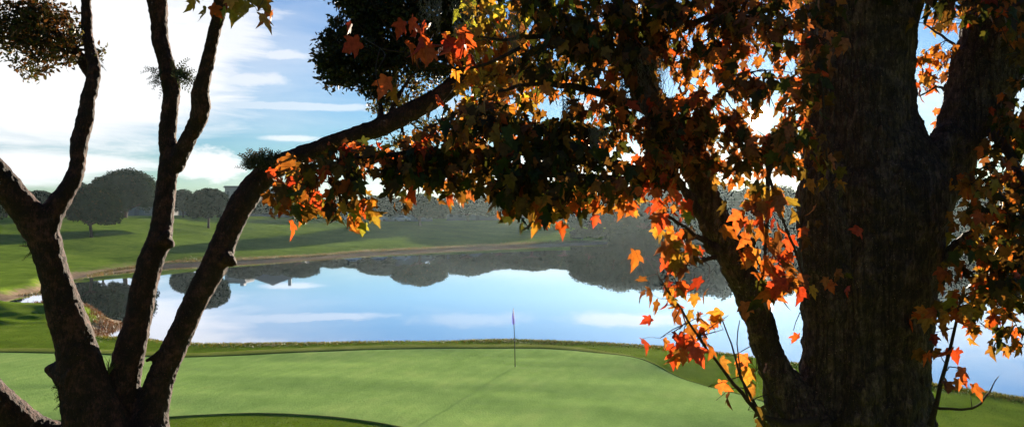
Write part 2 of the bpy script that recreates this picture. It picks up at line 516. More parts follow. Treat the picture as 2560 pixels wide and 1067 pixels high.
# mown fringe round it: a slightly raised band with a cut inner edge
nrm = np.roll(GREEN, -1, 0) - np.roll(GREEN, 1, 0); nrm /= np.linalg.norm(nrm, axis=1)[:, None] + 1e-9
nrm = np.stack([-nrm[:, 1], nrm[:, 0]], 1)
if ((GREEN + nrm * 0.2 - GREEN.mean(0)) ** 2).sum() < ((GREEN - GREEN.mean(0)) ** 2).sum(): nrm = -nrm
fv = []; ff = []; nG = len(GREEN)
keepf = smooth(27, 31, GREEN[:, 1]) * smooth(5.5, 1.0, GREEN[:, 0])
wid = 0.10 + keepf * 1.15 + keepf * 0.12 * fbm(np.stack([GREEN[:, 0] / 3, GREEN[:, 1] / 3, GREEN[:, 0] * 0], 1), 2, 3)
prof = [(0.0, -0.03), (0.02, 0.017), (0.25, 0.024), (0.6, 0.024), (0.9, 0.018), (1.0, 0.004), (1.06, -0.06)]
for (s_, dz_) in prof:
    q = GREEN + nrm * (wid * s_)[:, None]
    zz = und(q[:, 0], q[:, 1]) * smooth(0.5, 3, dist_poly(q[:, 0], q[:, 1], LAKE)) + dz_ + np.where(q[:, 1] < 21, 4.0 * np.clip(1 - q[:, 1] / 21, 0, 1) ** 1.5, 0)
    fv.append(np.column_stack([q, zz]))
for i in range(len(prof) - 1):
    for j in range(nG):
        k = (j + 1) % nG; ff.append((i * nG + j, i * nG + k, (i + 1) * nG + k, (i + 1) * nG + j))
tag(mesh_obj('fringe_grass', np.concatenate(fv), ff, M_fringe, smooth_shade=True), kind='structure')

# water
m, n = newmat('lake_water')
g = n.new('ShaderNodeNewGeometry')
rip = n.noise(n.mapping(g.outputs['Position'], (1, 0.5, 1)), 0.9, 3, 0.5)
bn = n.new('ShaderNodeBump'); n.put(bn.inputs['Height'], rip); bn.inputs['Strength'].default_value = 0.012; bn.inputs['Distance'].default_value = 0.1
gl = n.new('ShaderNodeBsdfGlossy'); gl.inputs['Roughness'].default_value = 0.015; gl.inputs['Color'].default_value = (0.87, 0.90, 1.0, 1)
n.l.new(bn.outputs[0], gl.inputs['Normal'])
df = n.new('ShaderNodeBsdfDiffuse'); df.inputs[0].default_value = (0.05, 0.055, 0.04, 1)
fr = n.new('ShaderNodeFresnel'); fr.inputs[0].default_value = 1.9; n.l.new(bn.outputs[0], fr.inputs['Normal'])
mx = n.new('ShaderNodeMixShader'); n.put(mx.inputs[0], n.maprange(fr.outputs[0], 0.1, 0.6, 0.25, 0.97, False)); n.l.new(df.outputs[0], mx.inputs[1]); n.l.new(gl.outputs[0], mx.inputs[2])
finish(n, mx.outputs[0]); M_water = m
xs = np.linspace(-120, 320, 2); ys = np.linspace(20, 420, 2)
tag(mesh_obj('water', [(-130, 18, WZ), (400, 18, WZ), (400, 420, WZ), (-130, 420, WZ)], [(0, 1, 2, 3)], M_water), kind='structure')


def tz(x, y): return float(terrain([x], [y])[0])


# ------------------------------------------------------------------ flagstick
fx, fy = G(1288, 915); fz = float(und(np.array([fx]), np.array([fy]))[0])
fl = empty('golf_flag', (fx, fy, fz), 'thin flagstick with a limp lavender flag standing in the cup on the green', 'flagstick')
b = MB(); b.tube([(0, 0, -0.1), (-0.02, 0, 1.0), (-0.065, 0, 2.12)], [0.016, 0.014, 0.011], 8)
b.build('pole', plain('flagstick_paint', (0.10, 0.11, 0.08), 0.4), fl, True)
b = MB(); b.tube([(-0.065, 0, 2.11), (-0.066, 0, 2.15)], [0.014, 0.004], 8); b.build('knob', plain('knob_paint', (0.05, 0.04, 0.10), 0.4), fl, True)
vs = []; fs = []; nu, nv = 10, 14
for i in range(nv + 1):
    t = i / nv
    for j in range(nu + 1):
        u = j / nu; wdt = 0.11 * math.sin(min(1, t * 1.6 + 0.15) * 1.57) * (1 - 0.45 * t * t)
        vs.append((-0.062 + 0.003 * t * 10 * 0.3 - wdt * u * 0.55 + 0.03 * (1 - u) * t + 0.018 * math.sin(u * 9 + t * 2), 0.035 * math.sin(u * 11 + t * 3) * u + 0.01, 2.11 - 0.52 * t - 0.05 * u))
for i in range(nv):
    for j in range(nu): a = i * (nu + 1) + j; fs.append((a, a + 1, a + nu + 2, a + nu + 1))
mf, n = newmat('flag_cloth')
tc = n.new('ShaderNodeTexCoord'); cc = n.mix(n.noise(tc.outputs['Object'], 12, 3), (0.07, 0.08, 0.40, 1), (0.20, 0.19, 0.55, 1))
d_ = n.new('ShaderNodeBsdfDiffuse'); n.l.new(cc, d_.inputs[0]); t_ = n.new('ShaderNodeBsdfTranslucent'); n.l.new(cc, t_.inputs[0])
mx = n.new('ShaderNodeMixShader'); mx.inputs[0].default_value = .5; n.l.new(d_.outputs[0], mx.inputs[1]); n.l.new(t_.outputs[0], mx.inputs[2]); finish(n, mx.outputs[0])
mesh_obj('flag', vs, fs, mf, fl, smooth_shade=True)
b = MB(); a = np.linspace(0, 2 * math.pi, 20, endpoint=False)
b.add([(0.054 * math.cos(t), 0.054 * math.sin(t), 0.012) for t in a] + [(0.044 * math.cos(t), 0.044 * math.sin(t), 0.012) for t in a], [(i, (i + 1) % 20, 20 + (i + 1) % 20, 20 + i) for i in range(20)])
b.add([(0.043 * math.cos(t), 0.043 * math.sin(t), 0.010) for t in a], [tuple(range(20))])
b.build('cup', plain('cup_plastic', (0.03, 0.03, 0.03), 0.5), fl)

# ------------------------------------------------------------------ far trees
def leaf_cards(cent, size, nrm_rand=1.0, seed=0, up=0.3):
    r = np.random.default_rng(seed); n = len(cent)
    nn = r.normal(size=(n, 3)); nn[:, 2] += up; nn /= np.linalg.norm(nn, axis=1)[:, None]
    t = np.cross(nn, r.normal(size=(n, 3))); t /= np.linalg.norm(t, axis=1)[:, None]; b = np.cross(nn, t)
    s = size * r.uniform(0.6, 1.3, n)[:, None]
    k = r.uniform(0.5, 0.9, n)[:, None]
    v = np.stack([cent - t * s, cent - b * s * k, cent + t * s, cent + b * s * k], 1).reshape(-1, 3)
    return v, np.arange(4 * n).reshape(n, 4)


def crown_mesh(lobes, npl, size, seed, pal, gap=0.15):
    """leaf clumps scattered in the shells of many lobes; lobes: (x,y,z,rx,ry,rz)"""
    r = np.random.default_rng(seed); pts = []; cols = []
    pal = np.array(pal)
    for (x, y, z, rx, ry, rz) in lobes:
        k = int(npl * (rx * ry) ** 0.9)
        d = r.normal(size=(k, 3)); d /= np.linalg.norm(d, axis=1)[:, None]
        rad = 1 - 0.45 * r.random(k) ** 1.8
        bump = 1 + 0.16 * fbm(d * 3.0 + r.random(3) * 9, 3, seed)
        p = d * (rad * bump)[:, None] * np.array((rx, ry, rz)) + np.array((x, y, z))
        keep = r.random(k) > gap * (d[:, 2] < -0.3)
        p = p[keep]; pts.append(p)
        m_ = vnoise(p * 1.1, seed + 3)[:, None] * 0.5 + 0.5
        c = pal[0] * (1 - m_) + pal[1] * m_; c = c * r.uniform(0.8, 1.2, (len(p), 1))
        w_ = r.random(len(p)) < 0.10; c[w_] = pal[2] * r.uniform(0.7, 1.1, (w_.sum(), 1)); cols.append(c)
    p = np.concatenate(pts); v, f = leaf_cards(p, size, seed=seed); cols = [np.concatenate(cols)]
    vv = [v]; ff = [f]; k = len(v); nu, nv = 14, 9
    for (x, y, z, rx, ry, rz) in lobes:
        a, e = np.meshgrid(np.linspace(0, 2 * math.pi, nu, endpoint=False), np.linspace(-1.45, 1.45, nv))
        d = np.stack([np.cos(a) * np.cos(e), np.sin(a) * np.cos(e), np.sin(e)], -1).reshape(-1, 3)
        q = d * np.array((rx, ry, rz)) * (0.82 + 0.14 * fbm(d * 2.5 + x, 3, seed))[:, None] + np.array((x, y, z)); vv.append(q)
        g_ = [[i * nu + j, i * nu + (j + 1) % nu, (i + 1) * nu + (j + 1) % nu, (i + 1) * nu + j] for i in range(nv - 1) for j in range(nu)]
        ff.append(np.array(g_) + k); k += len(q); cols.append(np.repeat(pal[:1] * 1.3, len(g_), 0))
    return np.concatenate(vv), np.concatenate(ff), np.concatenate(cols)


def far_tree_proto(name, Hh, W, base, lean, seed, pal, nl=11, dome=1.0, npl=250, size=0.21):
    """unit: metres; crown from base to Hh, width W"""
    r = np.random.default_rng(seed); lobes = []
    ch = (Hh - base)
    for k in range(nl):
        a = k * 2.4 + r.uniform(-.4, .4); q = math.sqrt((k + 0.5) / nl) * 0.62
        x, y = math.cos(a) * q * W / 2 * 1.15, math.sin(a) * q * W / 2 * 1.15
        top = base + ch * (1 - dome * (q ** 2) * 0.75)
        s = W * r.uniform(0.15, 0.21)
        rz = ch * r.uniform(0.26, 0.34)
        lobes.append((x + lean, y, top - rz * 0.95, s, s, rz))
        if k % 2 == 0: lobes.append((x * 1.05 + lean, y, max(base + rz * .7, top - rz * 2.0), s * 1.05, s, rz * 0.9))
    lobes.append((lean, 0, base + ch * .45, W * .33, W * .33, ch * .38))
    v, f, c = crown_mesh(lobes, npl, size, seed, pal)
    b = MB()
    tr = 0.055 * Hh * 0.6
    pts = resample(np.array([(0, 0, -0.5, tr * 1.5), (0.03, 0, 0.3, tr * 1.15), (lean * .4, 0.05, base * .7, tr), (lean * .8, 0, base + ch * .25, tr * .75), (lean, 0, base + ch * .6, tr * .3)]), 0.3)
    b.tube(pts[:, :3], pts[:, 3], 10)
    for k in range(6):
        a = k * 1.05 + r.uniform(-.3, .3); L = W * r.uniform(.25, .38)
        p0 = np.array((lean * .6, 0, base * .85)); p1 = np.array((math.cos(a) * L + lean, math.sin(a) * L, base + ch * r.uniform(.3, .55)))
        mid = (p0 + p1) / 2 + np.array((0, 0, -0.1 * L))
        b.tube(np.array([p0, mid, p1]), [tr * .55, tr * .35, tr * .12], 6)
    return dict(crown=(v, f, c), trunk=b)


PAL_DG = [(0.010, 0.024, 0.009), (0.026, 0.048, 0.013), (0.06, 0.052, 0.016)]
PAL_OL = [(0.018, 0.024, 0.012), (0.036, 0.040, 0.018), (0.07, 0.055, 0.022)]
PAL_GR = [(0.015, 0.024, 0.013), (0.028, 0.040, 0.018), (0.045, 0.050, 0.024)]
protos = {}


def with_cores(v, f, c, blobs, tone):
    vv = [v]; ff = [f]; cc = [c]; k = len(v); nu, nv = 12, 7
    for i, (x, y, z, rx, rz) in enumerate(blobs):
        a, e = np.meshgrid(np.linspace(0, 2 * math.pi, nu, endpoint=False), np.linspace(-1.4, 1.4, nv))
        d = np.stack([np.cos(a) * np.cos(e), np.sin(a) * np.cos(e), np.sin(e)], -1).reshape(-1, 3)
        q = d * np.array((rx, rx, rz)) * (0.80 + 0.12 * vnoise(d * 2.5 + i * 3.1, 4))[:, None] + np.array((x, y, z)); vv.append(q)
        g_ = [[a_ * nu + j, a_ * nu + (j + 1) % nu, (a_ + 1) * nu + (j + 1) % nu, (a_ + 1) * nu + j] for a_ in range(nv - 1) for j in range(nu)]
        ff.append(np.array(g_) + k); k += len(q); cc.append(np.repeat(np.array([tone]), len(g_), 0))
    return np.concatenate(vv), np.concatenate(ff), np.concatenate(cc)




def proto(key, *a, **k):
    if key not in protos:
        d = far_tree_proto(key, *a, **k)
        co = mesh_obj('crown', *d['crown'][:2], M_crown, colors=d['crown'][2]); tm = d['trunk'].build('trunk', M_bark_oak, None, True)
        protos[key] = (co, tm); co['used'] = tm['used'] = 0
    return protos[key]


M_far_bark = M_bark_oak
PK = {  # height, width, crown base, lean
    'dome': (12.0, 12.6, 2.2, 0.3), 'round': (8.6, 9.4, 2.0, 0.0), 'wide': (8.0, 11.0, 2.3, -0.3), 'tall': (13.0, 9.5, 2.4, 0.2), 'loose': (10.0, 8.5, 2.4, 0.6)}


def far_tree(px, topy, basey_unused, D, kind, wpx, label, name='oak_tree', group='trees beyond the lake', rz=0.0):
    h0, w0, b0, ln = PK[kind]
    pal = {'dome': PAL_DG, 'round': PAL_DG, 'wide': PAL_DG, 'tall': PAL_GR, 'loose': PAL_OL}[kind]
    co, tm = proto(kind, h0, w0, b0, ln, {'dome': 3, 'round': 8, 'wide': 12, 'tall': 19, 'loose': 27}[kind], pal,
                   nl={'dome': 15, 'loose': 9, 'tall': 13}.get(kind, 12), npl={'loose': 130}.get(kind, 270))
    x = (px - 1280) / F * D; z = tz(x, D)
    top = HC - (topy - HZ) / F * D
    sz = (top - z) / h0; sx = wpx / F * D / w0
    o = empty(name, (x, D, z), label, 'tree', group)
    o.scale = (sx, sx, sz); o.rotation_euler.z = rz
    for src in (co, tm):
        if src['used'] == 0: c = src
        else: c = src.copy(); C.objects.link(c)
        src['used'] = 1
        c.parent = o
    return o


T = far_tree
T(228, 466, 572, 128, 'wide', 150, 'low spreading dark oak on the lawn in front of the domed oak', rz=.4)
T(312, 420, 552, 165, 'dome', 165, 'largest domed dark oak on the left skyline between two foreground stems', rz=0)
T(258, 440, 550, 172, 'round', 80, 'round oak shoulder pressed against the left side of the domed oak', rz=1)
T(188, 452, 548, 185, 'round', 95, 'oak peeping over the low spreading oak on the far left lawn', rz=2)
T(100, 475, 548, 190, 'round', 100, 'small round oak seen through the fork of the leftmost foreground stem', rz=3)
T(15, 458, 548, 180, 'round', 120, 'oak at the left edge of the view behind the leaning limb', rz=4)
T(-60, 470, 560, 120, 'wide', 140, 'oak at the left margin nearest the lake', rz=2)
T(458, 472, 548, 200, 'round', 70, 'narrow hazy oak just right of the middle foreground stem', rz=2)
T(521, 470, 558, 160, 'wide', 118, 'umbrella shaped oak standing on the lawn left of the curved stem', rz=5)
rest = [(610, 500, 210, 'round', 90), (680, 497, 230, 'tall', 80), (750, 500, 215, 'round', 100), (830, 497, 235, 'wide', 110), (885, 500, 225, 'round', 90),
        (950, 487, 215, 'round', 130), (1050, 484, 208, 'wide', 130), (1120, 492, 240, 'round', 100), (1170, 488, 212, 'wide', 130), (1250, 500, 222, 'round', 120), (1330, 504, 205, 'wide', 140),
        (1410, 502, 215, 'round', 120), (1475, 488, 205, 'tall', 110), (1540, 466, 212, 'tall', 130), (1600, 474, 196, 'loose', 120), (1665, 468, 205, 'tall', 130), (1735, 462, 200, 'tall', 130),
        (1790, 458, 196, 'loose', 130), (1860, 468, 205, 'tall', 150), (1940, 464, 200, 'tall', 150), (2020, 468, 210, 'tall', 150), (2110, 464, 205, 'loose', 150), (2200, 466, 210, 'tall', 150),
        (2300, 435, 200, 'tall', 150), (2380, 440, 205, 'tall', 150), (2470, 430, 198, 'loose', 150), (2560, 425, 205, 'tall', 160), (2660, 430, 200, 'tall', 160)]
words = ['rounded hazy oak behind the curved foreground stem', 'tall hazy oak behind the curved stem, right of the gabled building', 'round hazy oak above the parked cars, under the first hanging leaves',
         'wide flat hazy oak left of the lit fairway tongue', 'rounded grey oak between the wide flat oak and the leaf fringe', 'broad rounded oak left of the leaning trunk across the lake',
         'wide oak with the leaning trunk at the centre of the far lawn', 'oak glimpsed low behind the wide centre oaks', 'wide oak before the flat roofed building across the lake',
         'rounded oak just left of the flagstick line on the far shore', 'wide oak right above the tip of the lit fairway', 'rounded oak at the shaded end of the fairway tongue',
         'tall grey oak at the start of the misty wood on the right', 'tallest rounded crown left of the loose tree in the mist', 'loose thin crowned tree mirrored as a lacy patch in the lake',
         'tall misty tree beside the loose thin crowned tree', 'tall misty tree left of the slanting maple limb', 'loose crowned tree directly behind the slanting maple limb',
         'tall tree in the glare between limb and maple trunk', 'tall tree in the glare nearest the left side of the maple trunk', 'tall tree hidden mostly by the left side of the maple trunk',
         'loose tree behind the middle of the maple trunk', 'tall tree behind the right half of the maple trunk', 'tall tree at the right edge of the maple trunk', 'tall grey tree behind the right orange leaves',
         'loose tree in the gap among the right orange leaves', 'tall tree at the right edge of the view across the lake', 'tall tree just past the right edge across the lake']
for i, (px, ty, D, kd, wp) in enumerate(rest):
    if 820 < px < 1420 and px != 1050: D += 34
    T(px, ty, 0, D, kd, wp * 1.12, words[i], rz=i * 0.0)

# distant wood: one mass nobody could count
r = np.random.default_rng(5); pts = []; bl = []
for k in range(170):
    a = r.uniform(-0.80, 0.80); D = r.uniform(270, 340); x = math.tan(a) * D; s = r.uniform(3, 4.6)
    zz = tz(x, D); bl.append((x, D, zz + s * .62, s, s * .72)); kk = 260; d = r.normal(size=(kk, 3)); d /= np.linalg.norm(d, axis=1)[:, None]
    pts.append(d * (1 - .3 * r.random((kk, 1))) * np.array((s, s, s * .72)) + np.array((x, D, zz + s * .62)))
p = np.concatenate(pts); v, f = leaf_cards(p, 0.55, seed=9)
m_ = r.random((len(p), 1)); c = np.array(PAL_GR[0]) * (1 - m_) + np.array(PAL_GR[1]) * m_
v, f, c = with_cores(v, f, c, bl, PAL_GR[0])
tag(mesh_obj('distant_wood', v, f, M_crown, colors=c), 'hazy belt of far off woodland behind the lawn', 'woodland', kind='stuff')

pts = []; bl = []
for k in range(150):
    a = math.atan((r.uniform(1440, 2900) - 1280) / F); D = r.uniform(178, 205); x = math.tan(a) * D
    if D < 190 and x < 22: D += 14
    s = r.uniform(1.6, 3.4) * min(1.0, .4 + (x - 14) / 30)
    zz = tz(x, D); bl.append((x, D, zz + s * .6, s * 1.15, s)); kk = 240; d = r.normal(size=(kk, 3)); d /= np.linalg.norm(d, axis=1)[:, None]
    pts.append(d * (1 - .4 * r.random((kk, 1))) * np.array((s * 1.3, s, s)) + np.array((x, D, zz + s * .6)))
p = np.concatenate(pts); v, f = leaf_cards(p, 0.36, seed=19)
m_ = r.random((len(p), 1)); c = np.array(PAL_GR[0]) * (1 - m_) + np.array(PAL_GR[1]) * m_
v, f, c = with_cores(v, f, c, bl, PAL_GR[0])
tag(mesh_obj('undergrowth', v, f, M_crown, colors=c), 'dark tangled undergrowth below the trees of the right bank', 'undergrowth', kind='stuff')

# ------------------------------------------------------------------ buildings and cars across the lake
M_wall = plain('pale_render', (0.17, 0.18, 0.19), 0.9); M_roof = plain('grey_shingle', (0.10, 0.11, 0.12), 0.9)
M_glass = plain('window_glass', (0.04, 0.05, 0.06), 0.15, 0.6); M_trim = plain('white_trim', (0.28, 0.28, 0.28), 0.7)


def house(px, D, W, Dp, wallh, roofh, label, rz=0.0, flat=False, nwin=5, storeys=1, group=None, wall=None):
    x = (px - 1280) / F * D; z = tz(x, D) - 0.2
    o = empty('house' if not flat else 'flat_roofed_building', (x, D, z), label, 'building', group); o.rotation_euler.z = rz
    b = MB(); b.box((0, 0, wallh / 2), (W, Dp, wallh)); b.build('wall', wall or M_wall, o)
    b = MB()
    if flat:
        b.box((0, 0, wallh + .15), (W + .8, Dp + .8, .3)); b.box((0, 0, wallh + .45), (W + .4, Dp + .4, .3))
        rf = b.build('roof', M_roof, o); b = MB(); b.box((W * .2, 0, wallh + 1.1), (W * .18, Dp * .3, 1.0)); b.build('roof_hut', M_wall, rf)
    else:
        e = 0.6; x0, y0 = W / 2 + e, Dp / 2 + e
        v = [(-x0, -y0, wallh), (x0, -y0, wallh), (x0, y0, wallh), (-x0, y0, wallh), (0, -y0, wallh + roofh), (0, y0, wallh + roofh),
             (-x0, -y0, wallh + .02 - .25), (x0, -y0, wallh + .02 - .25), (x0, y0, wallh + .02 - .25), (-x0, y0, wallh + .02 - .25)]
        b.add(v, [(0, 1, 4), (2, 3, 5), (0, 4, 5, 3), (1, 2, 5, 4), (6, 7, 1, 0), (7, 8, 2, 1), (8, 9, 3, 2), (9, 6, 0, 3), (9, 8, 7, 6)])
        rf = b.build('roof', M_roof, o); b = MB(); b.box((W * .22, 0, wallh + roofh * .75), (0.9, 0.9, roofh * .9)); b.build('chimney', M_wall, rf)
    hs = wallh / storeys
    for s in range(storeys):
        for k in range(nwin):
            wx = -W / 2 + (k + .5) * W / nwin; wz = s * hs + hs * .55
            if s == 0 and k == nwin // 2:
                b = MB(); b.box((wx, -Dp / 2 - .05, 1.05), (1.1, .12, 2.1)); dr = b.build('door', M_roof, o)
                b = MB(); b.box((wx + .4, -Dp / 2 - .14, 1.0), (.05, .06, .14)); b.build('handle', M_trim, dr); continue
            b = MB(); b.box((wx, -Dp / 2 - .03, wz), (W / nwin * .45, .08, hs * .45)); wn = b.build('window', M_glass, o)
            b = MB(); ww, hh = W / nwin * .45, hs * .45
            for sx in (-1, 1): b.box((wx + sx * (ww / 2 + .05), -Dp / 2 - .05, wz), (.1, .14, hh + .2))
            for sz_ in (-1, 1): b.box((wx, -Dp / 2 - .05, wz + sz_ * (hh / 2 + .05)), (ww, .139, .1))
            b.build('frame', M_trim, wn)
    return o


house(690, 245, 17, 14, 4.6, 3.4, 'large gabled building with grey roof behind the curved stem', 0.15, nwin=6)
house(598, 262, 6, 8, 8.2, 0, 'pale square block just left of the curved stem on the skyline', 0.0, True, 3, 2)
house(1185, 275, 16, 12, 6.6, 0, 'long flat roofed building above the centre trees', 0.0, True, 6, 2)
house(365, 225, 14, 9, 3.0, 2.0, 'low pale house under the domed oak', -0.1, nwin=5)
house(455, 240, 11, 9, 3.0, 2.0, 'low pale house between middle stem and umbrella shaped oak', 0.2, nwin=4)
house(1010, 250, 16, 9, 3.0, 2.2, 'low house behind the parked cars across the lake', 0.1, nwin=6)
house(130, 238, 12, 9, 3.2, 2.2, 'low pale house behind the leftmost fork', 0.0, nwin=4)


def car(px, D, colour, label, rz):
    x = (px - 1280) / F * D; z = tz(x, D)
    o = empty('parked_car', (x, D, z), label, 'car', 'cars parked beyond the far lawn'); o.rotation_euler.z = rz
    prof = [(-2.15, .35), (-2.15, .78), (-1.9, .92), (-1.35, .98), (-0.75, 1.42), (0.75, 1.45), (1.35, .98), (2.05, .86), (2.2, .6), (2.2, .35)]
    b = MB(); nP = len(prof); wv = .86
    v = [(p[0], -wv * (0.82 if p[1] > 1.2 else 1), p[1]) for p in prof] + [(p[0], wv * (0.82 if p[1] > 1.2 else 1), p[1]) for p in prof]
    b.add(v, [tuple(range(nP)), tuple(range(2 * nP - 1, nP - 1, -1))] + [(i, i + nP, (i + 1) % nP + nP, (i + 1) % nP) for i in range(nP)])
    body = b.build('body', plain('car_paint', colour, 0.3, 0.5), o)
    for sy in (-1, 1):
        b = MB(); b.add([(-1.15, sy * .872, 1.0), (1.15, sy * .872, 1.0), (.68, sy * .755, 1.36), (-.68, sy * .755, 1.36)], [(0, 1, 2, 3)]); b.build('side_window', M_glass, o)
    for sx in (-1.35, 1.35):
        for sy in (-.8, .8):
            b = MB(); b.tube([(sx, sy - .1, .33), (sx, sy + .1, .33)], .33, 16); b.build('wheel', M_tyre, o)


M_tyre = plain('tyre_rubber', (0.02, 0.02, 0.02), 0.8)
car(882, 222, (0.7, 0.72, 0.75), 'white car parked under the hanging leaf tips left of centre', 0.2)
car(948, 226, (0.45, 0.47, 0.5), 'silver car parked next to the white car', 0.05)
car(1004, 224, (0.55, 0.5, 0.45), 'beige car parked farthest right beyond the lawn', -0.15)

# ------------------------------------------------------------------ foreground trees
tex_b = bpy.data.textures.new('bark_relief', 'CLOUDS'); tex_b.noise_scale = 0.035; tex_b.noise_depth = 3
tex_l = bpy.data.textures.new('bark_lumps', 'CLOUDS'); tex_l.noise_scale = 0.16; tex_l.noise_depth = 2
tex_v = bpy.data.textures.new('bark_plates', 'VORONOI'); tex_v.noise_scale = 0.045


def remeshed(name, chains, mat, parent, voxel, lumps, relief, seg=20, step=0.05):
    """one continuous surface out of overlapping limbs"""
    b = MB()
    for ch in chains:
        q = resample(ch, step); b.tube(q[:, :3], np.maximum(q[:, 3], 0.003), seg)
    o = b.build(name, mat, parent, True)
    rm = o.modifiers.new('union', 'REMESH'); rm.mode = 'VOXEL'; rm.voxel_size = voxel; rm.use_smooth_shade = True
    sm = o.modifiers.new('soft', 'SMOOTH'); sm.factor = 0.5; sm.iterations = 4
    for t, s in ((tex_l, lumps), (tex_v, relief), (tex_b, relief)):
        d = o.modifiers.new('relief', 'DISPLACE'); d.texture = t; d.strength = s; d.mid_level = 0.5; d.texture_coords = 'LOCAL'
    return o


# --- left multi-stemmed oak
ox, oy = (300 - 1280) / F * 7, 7.0
oak = empty('multi_stemmed_oak', (0, 0, 0), 'dark multi stemmed oak on the left with four stems spreading from its base', 'tree')
gz = tz(ox, oy)
S1 = [(265, 1120, 200), (240, 1050, 165), (212, 960, 128), (188, 860, 100), (160, 770, 90), (140, 700, 78), (128, 655, 76), (105, 590, 82), (80, 545, 86)]
S1L = [(95, 560, 84), (55, 515, 78), (18, 470, 74), (-25, 420, 70), (-80, 370, 62), (-150, 300, 55), (-330, 180, 38), (-480, 60, 20), (-600, -60, 6)]
S1R = [(110, 575, 70), (140, 515, 56), (168, 475, 48), (187, 440, 42), (195, 395, 40), (199, 354, 43), (211, 304, 42), (220, 250, 37), (231, 203, 34), (235, 170, 34), (225, 125, 30), (217, 75, 27), (216, 0, 27), (222, -80, 25), (240, -200, 20), (262, -330, 6)]
S1B = [(228, 185, 30), (205, 152, 30), (180, 122, 25), (150, 92, 21), (120, 62, 17), (80, 40, 13), (30, 28, 9)]
S1C = [(205, 152, 20), (160, 128, 12), (110, 108, 10), (50, 95, 8), (-20, 90, 7)]
S2 = [(300, 1120, 150), (303, 1040, 110), (308, 960, 86), (325, 875, 78), (345, 800, 68), (357, 730, 66), (378, 650, 66), (398, 600, 62), (404, 555, 54), (412, 500, 52), (419, 440, 51), (425, 395, 55)]
S2K = [(408, 592, 50), (424, 603, 42), (432, 600, 20)]
S2L = [(425, 400, 50), (418, 340, 44), (422, 300, 44), (427, 250, 42), (428, 215, 50), (418, 170, 42), (403, 110, 43), (398, 60, 43), (393, 0, 52), (380, -70, 44), (360, -180, 36), (340, -330, 20), (330, -480, 6)]
S2R = [(432, 420, 50), (450, 385, 46), (472, 345, 42), (494, 302, 46), (503, 268, 49), (500, 232, 44), (513, 180, 36), (527, 120, 33), (541, 60, 33), (551, 20, 37), (562, -60, 36), (580, -180, 28), (610, -330, 16), (630, -470, 5)]
S3 = [(345, 1120, 160), (372, 1050, 100), (388, 990, 80), (408, 930, 70), (436, 870, 66), (466, 800, 62), (490, 750, 64), (516, 700, 66), (543, 650, 70), (560, 605, 66), (580, 555, 64), (608, 505, 66), (640, 462, 66), (690, 418, 60), (760, 387, 50), (850, 352, 46), (950, 318, 50), (1010, 288, 52), (1060, 262, 50), (1105, 236, 50), (1142, 205, 48), (1165, 160, 46), (1180, 100, 42), (1190, 0, 38), (1200, -120, 32), (1215, -260, 22), (1240, -420, 6)]
S3K = [(560, 645, 50), (578, 655, 34), (588, 664, 14)]
S3A = [(950, 310, 24), (952, 270, 15), (948, 230, 12), (962, 180, 9), (990, 120, 7)]
S3B = [(975, 295, 20), (992, 248, 13), (1012, 215, 10), (1045, 170, 8), (1080, 120, 6)]
S3C = [(1000, 300, 14), (1010, 340, 8), (1020, 370, 5)]
S4 = [(235, 1130, 150), (150, 1110, 112), (80, 1078, 98), (20, 1030, 92), (-40, 970, 86), (-130, 860, 74), (-240, 740, 60), (-380, 640, 42), (-560, 560, 24), (-740, 500, 6)]
KN = [(200, 935, 140), (160, 928, 84), (130, 925, 40), (112, 924, 10)]
ST = [(410, 882, 30), (385, 893, 17), (364, 902, 9)]
base_xyz = [(*P(290, 1080, 7.0), 0.40), (ox + .02, oy, HC - 2.15, .42), (ox, oy, gz + .5, .44), (ox, oy, gz + .1, .56), (ox, oy, gz - .4, .75)]
chs = [chain(S1, 6.9, 6.7), chain(S1L, 6.72, 6.2), chain(S1R, 6.72, 7.2), chain(S1B, 7.1, 7.4), chain(S1C, 7.15, 7.0),
       chain(S2, 7.0, 7.3), chain(S2K, 7.15), chain(S2L, 7.3, 7.5), chain(S2R, 7.3, 7.0), chain(S3, 7.0, 7.8), chain(S3K, 7.2),
       chain(S3A, 7.6, 7.7), chain(S3B, 7.6, 7.5), chain(S3C, 7.65), chain(S4, 7.0, 6.0), chain(KN, 6.85), chain(ST, 7.05), np.array(base_xyz)]
remeshed('trunk', chs, M_bark_oak, oak, 0.0105, 0.020, 0.010)

# --- right maple
mp = empty('maple_tree', (0, 0, 0), 'huge dark maple trunk on the right with orange leafed boughs reaching left', 'tree')
MX, MY = (2160 - 1280) / F * 6, 6.0
gzm = tz(MX, MY)
R1 = [(2150, 1150, 450), (2155, 1070, 372), (2160, 1000, 335), (2164, 930, 318), (2165, 850, 320), (2171, 700, 338), (2176, 600, 356), (2180, 530, 380), (2175, 450, 372), (2158, 380, 320), (2148, 300, 288), (2146, 200, 272), (2152, 100, 276), (2158, 0, 284), (2165, -120, 280), (2170, -260, 250), (2175, -420, 190), (2160, -640, 110), (2170, -860, 40), (2175, -980, 8)]
R2 = [(2260, 540, 210), (2320, 470, 165), (2362, 410, 140), (2396, 345, 124), (2425, 280, 142), (2458, 200, 170), (2492, 100, 184), (2520, 0, 190), (2550, -110, 170), (2590, -240, 110), (2650, -400, 70), (2720, -600, 30), (2760, -760, 6)]
R3 = [(2010, 1060, 205), (1968, 985, 125), (1938, 925, 87), (1918, 870, 78), (1898, 793, 75), (1878, 737, 80), (1850, 681, 84), (1830, 636, 89), (1810, 597, 82), (1786, 540, 75), (1762, 490, 73), (1742, 440, 71), (1722, 395, 71), (1690, 335, 75), (1650, 285, 71), (1612, 225, 64), (1582, 150, 57), (1565, 60, 50), (1552, -60, 43), (1540, -180, 34), (1520, -330, 20), (1500, -460, 5)]
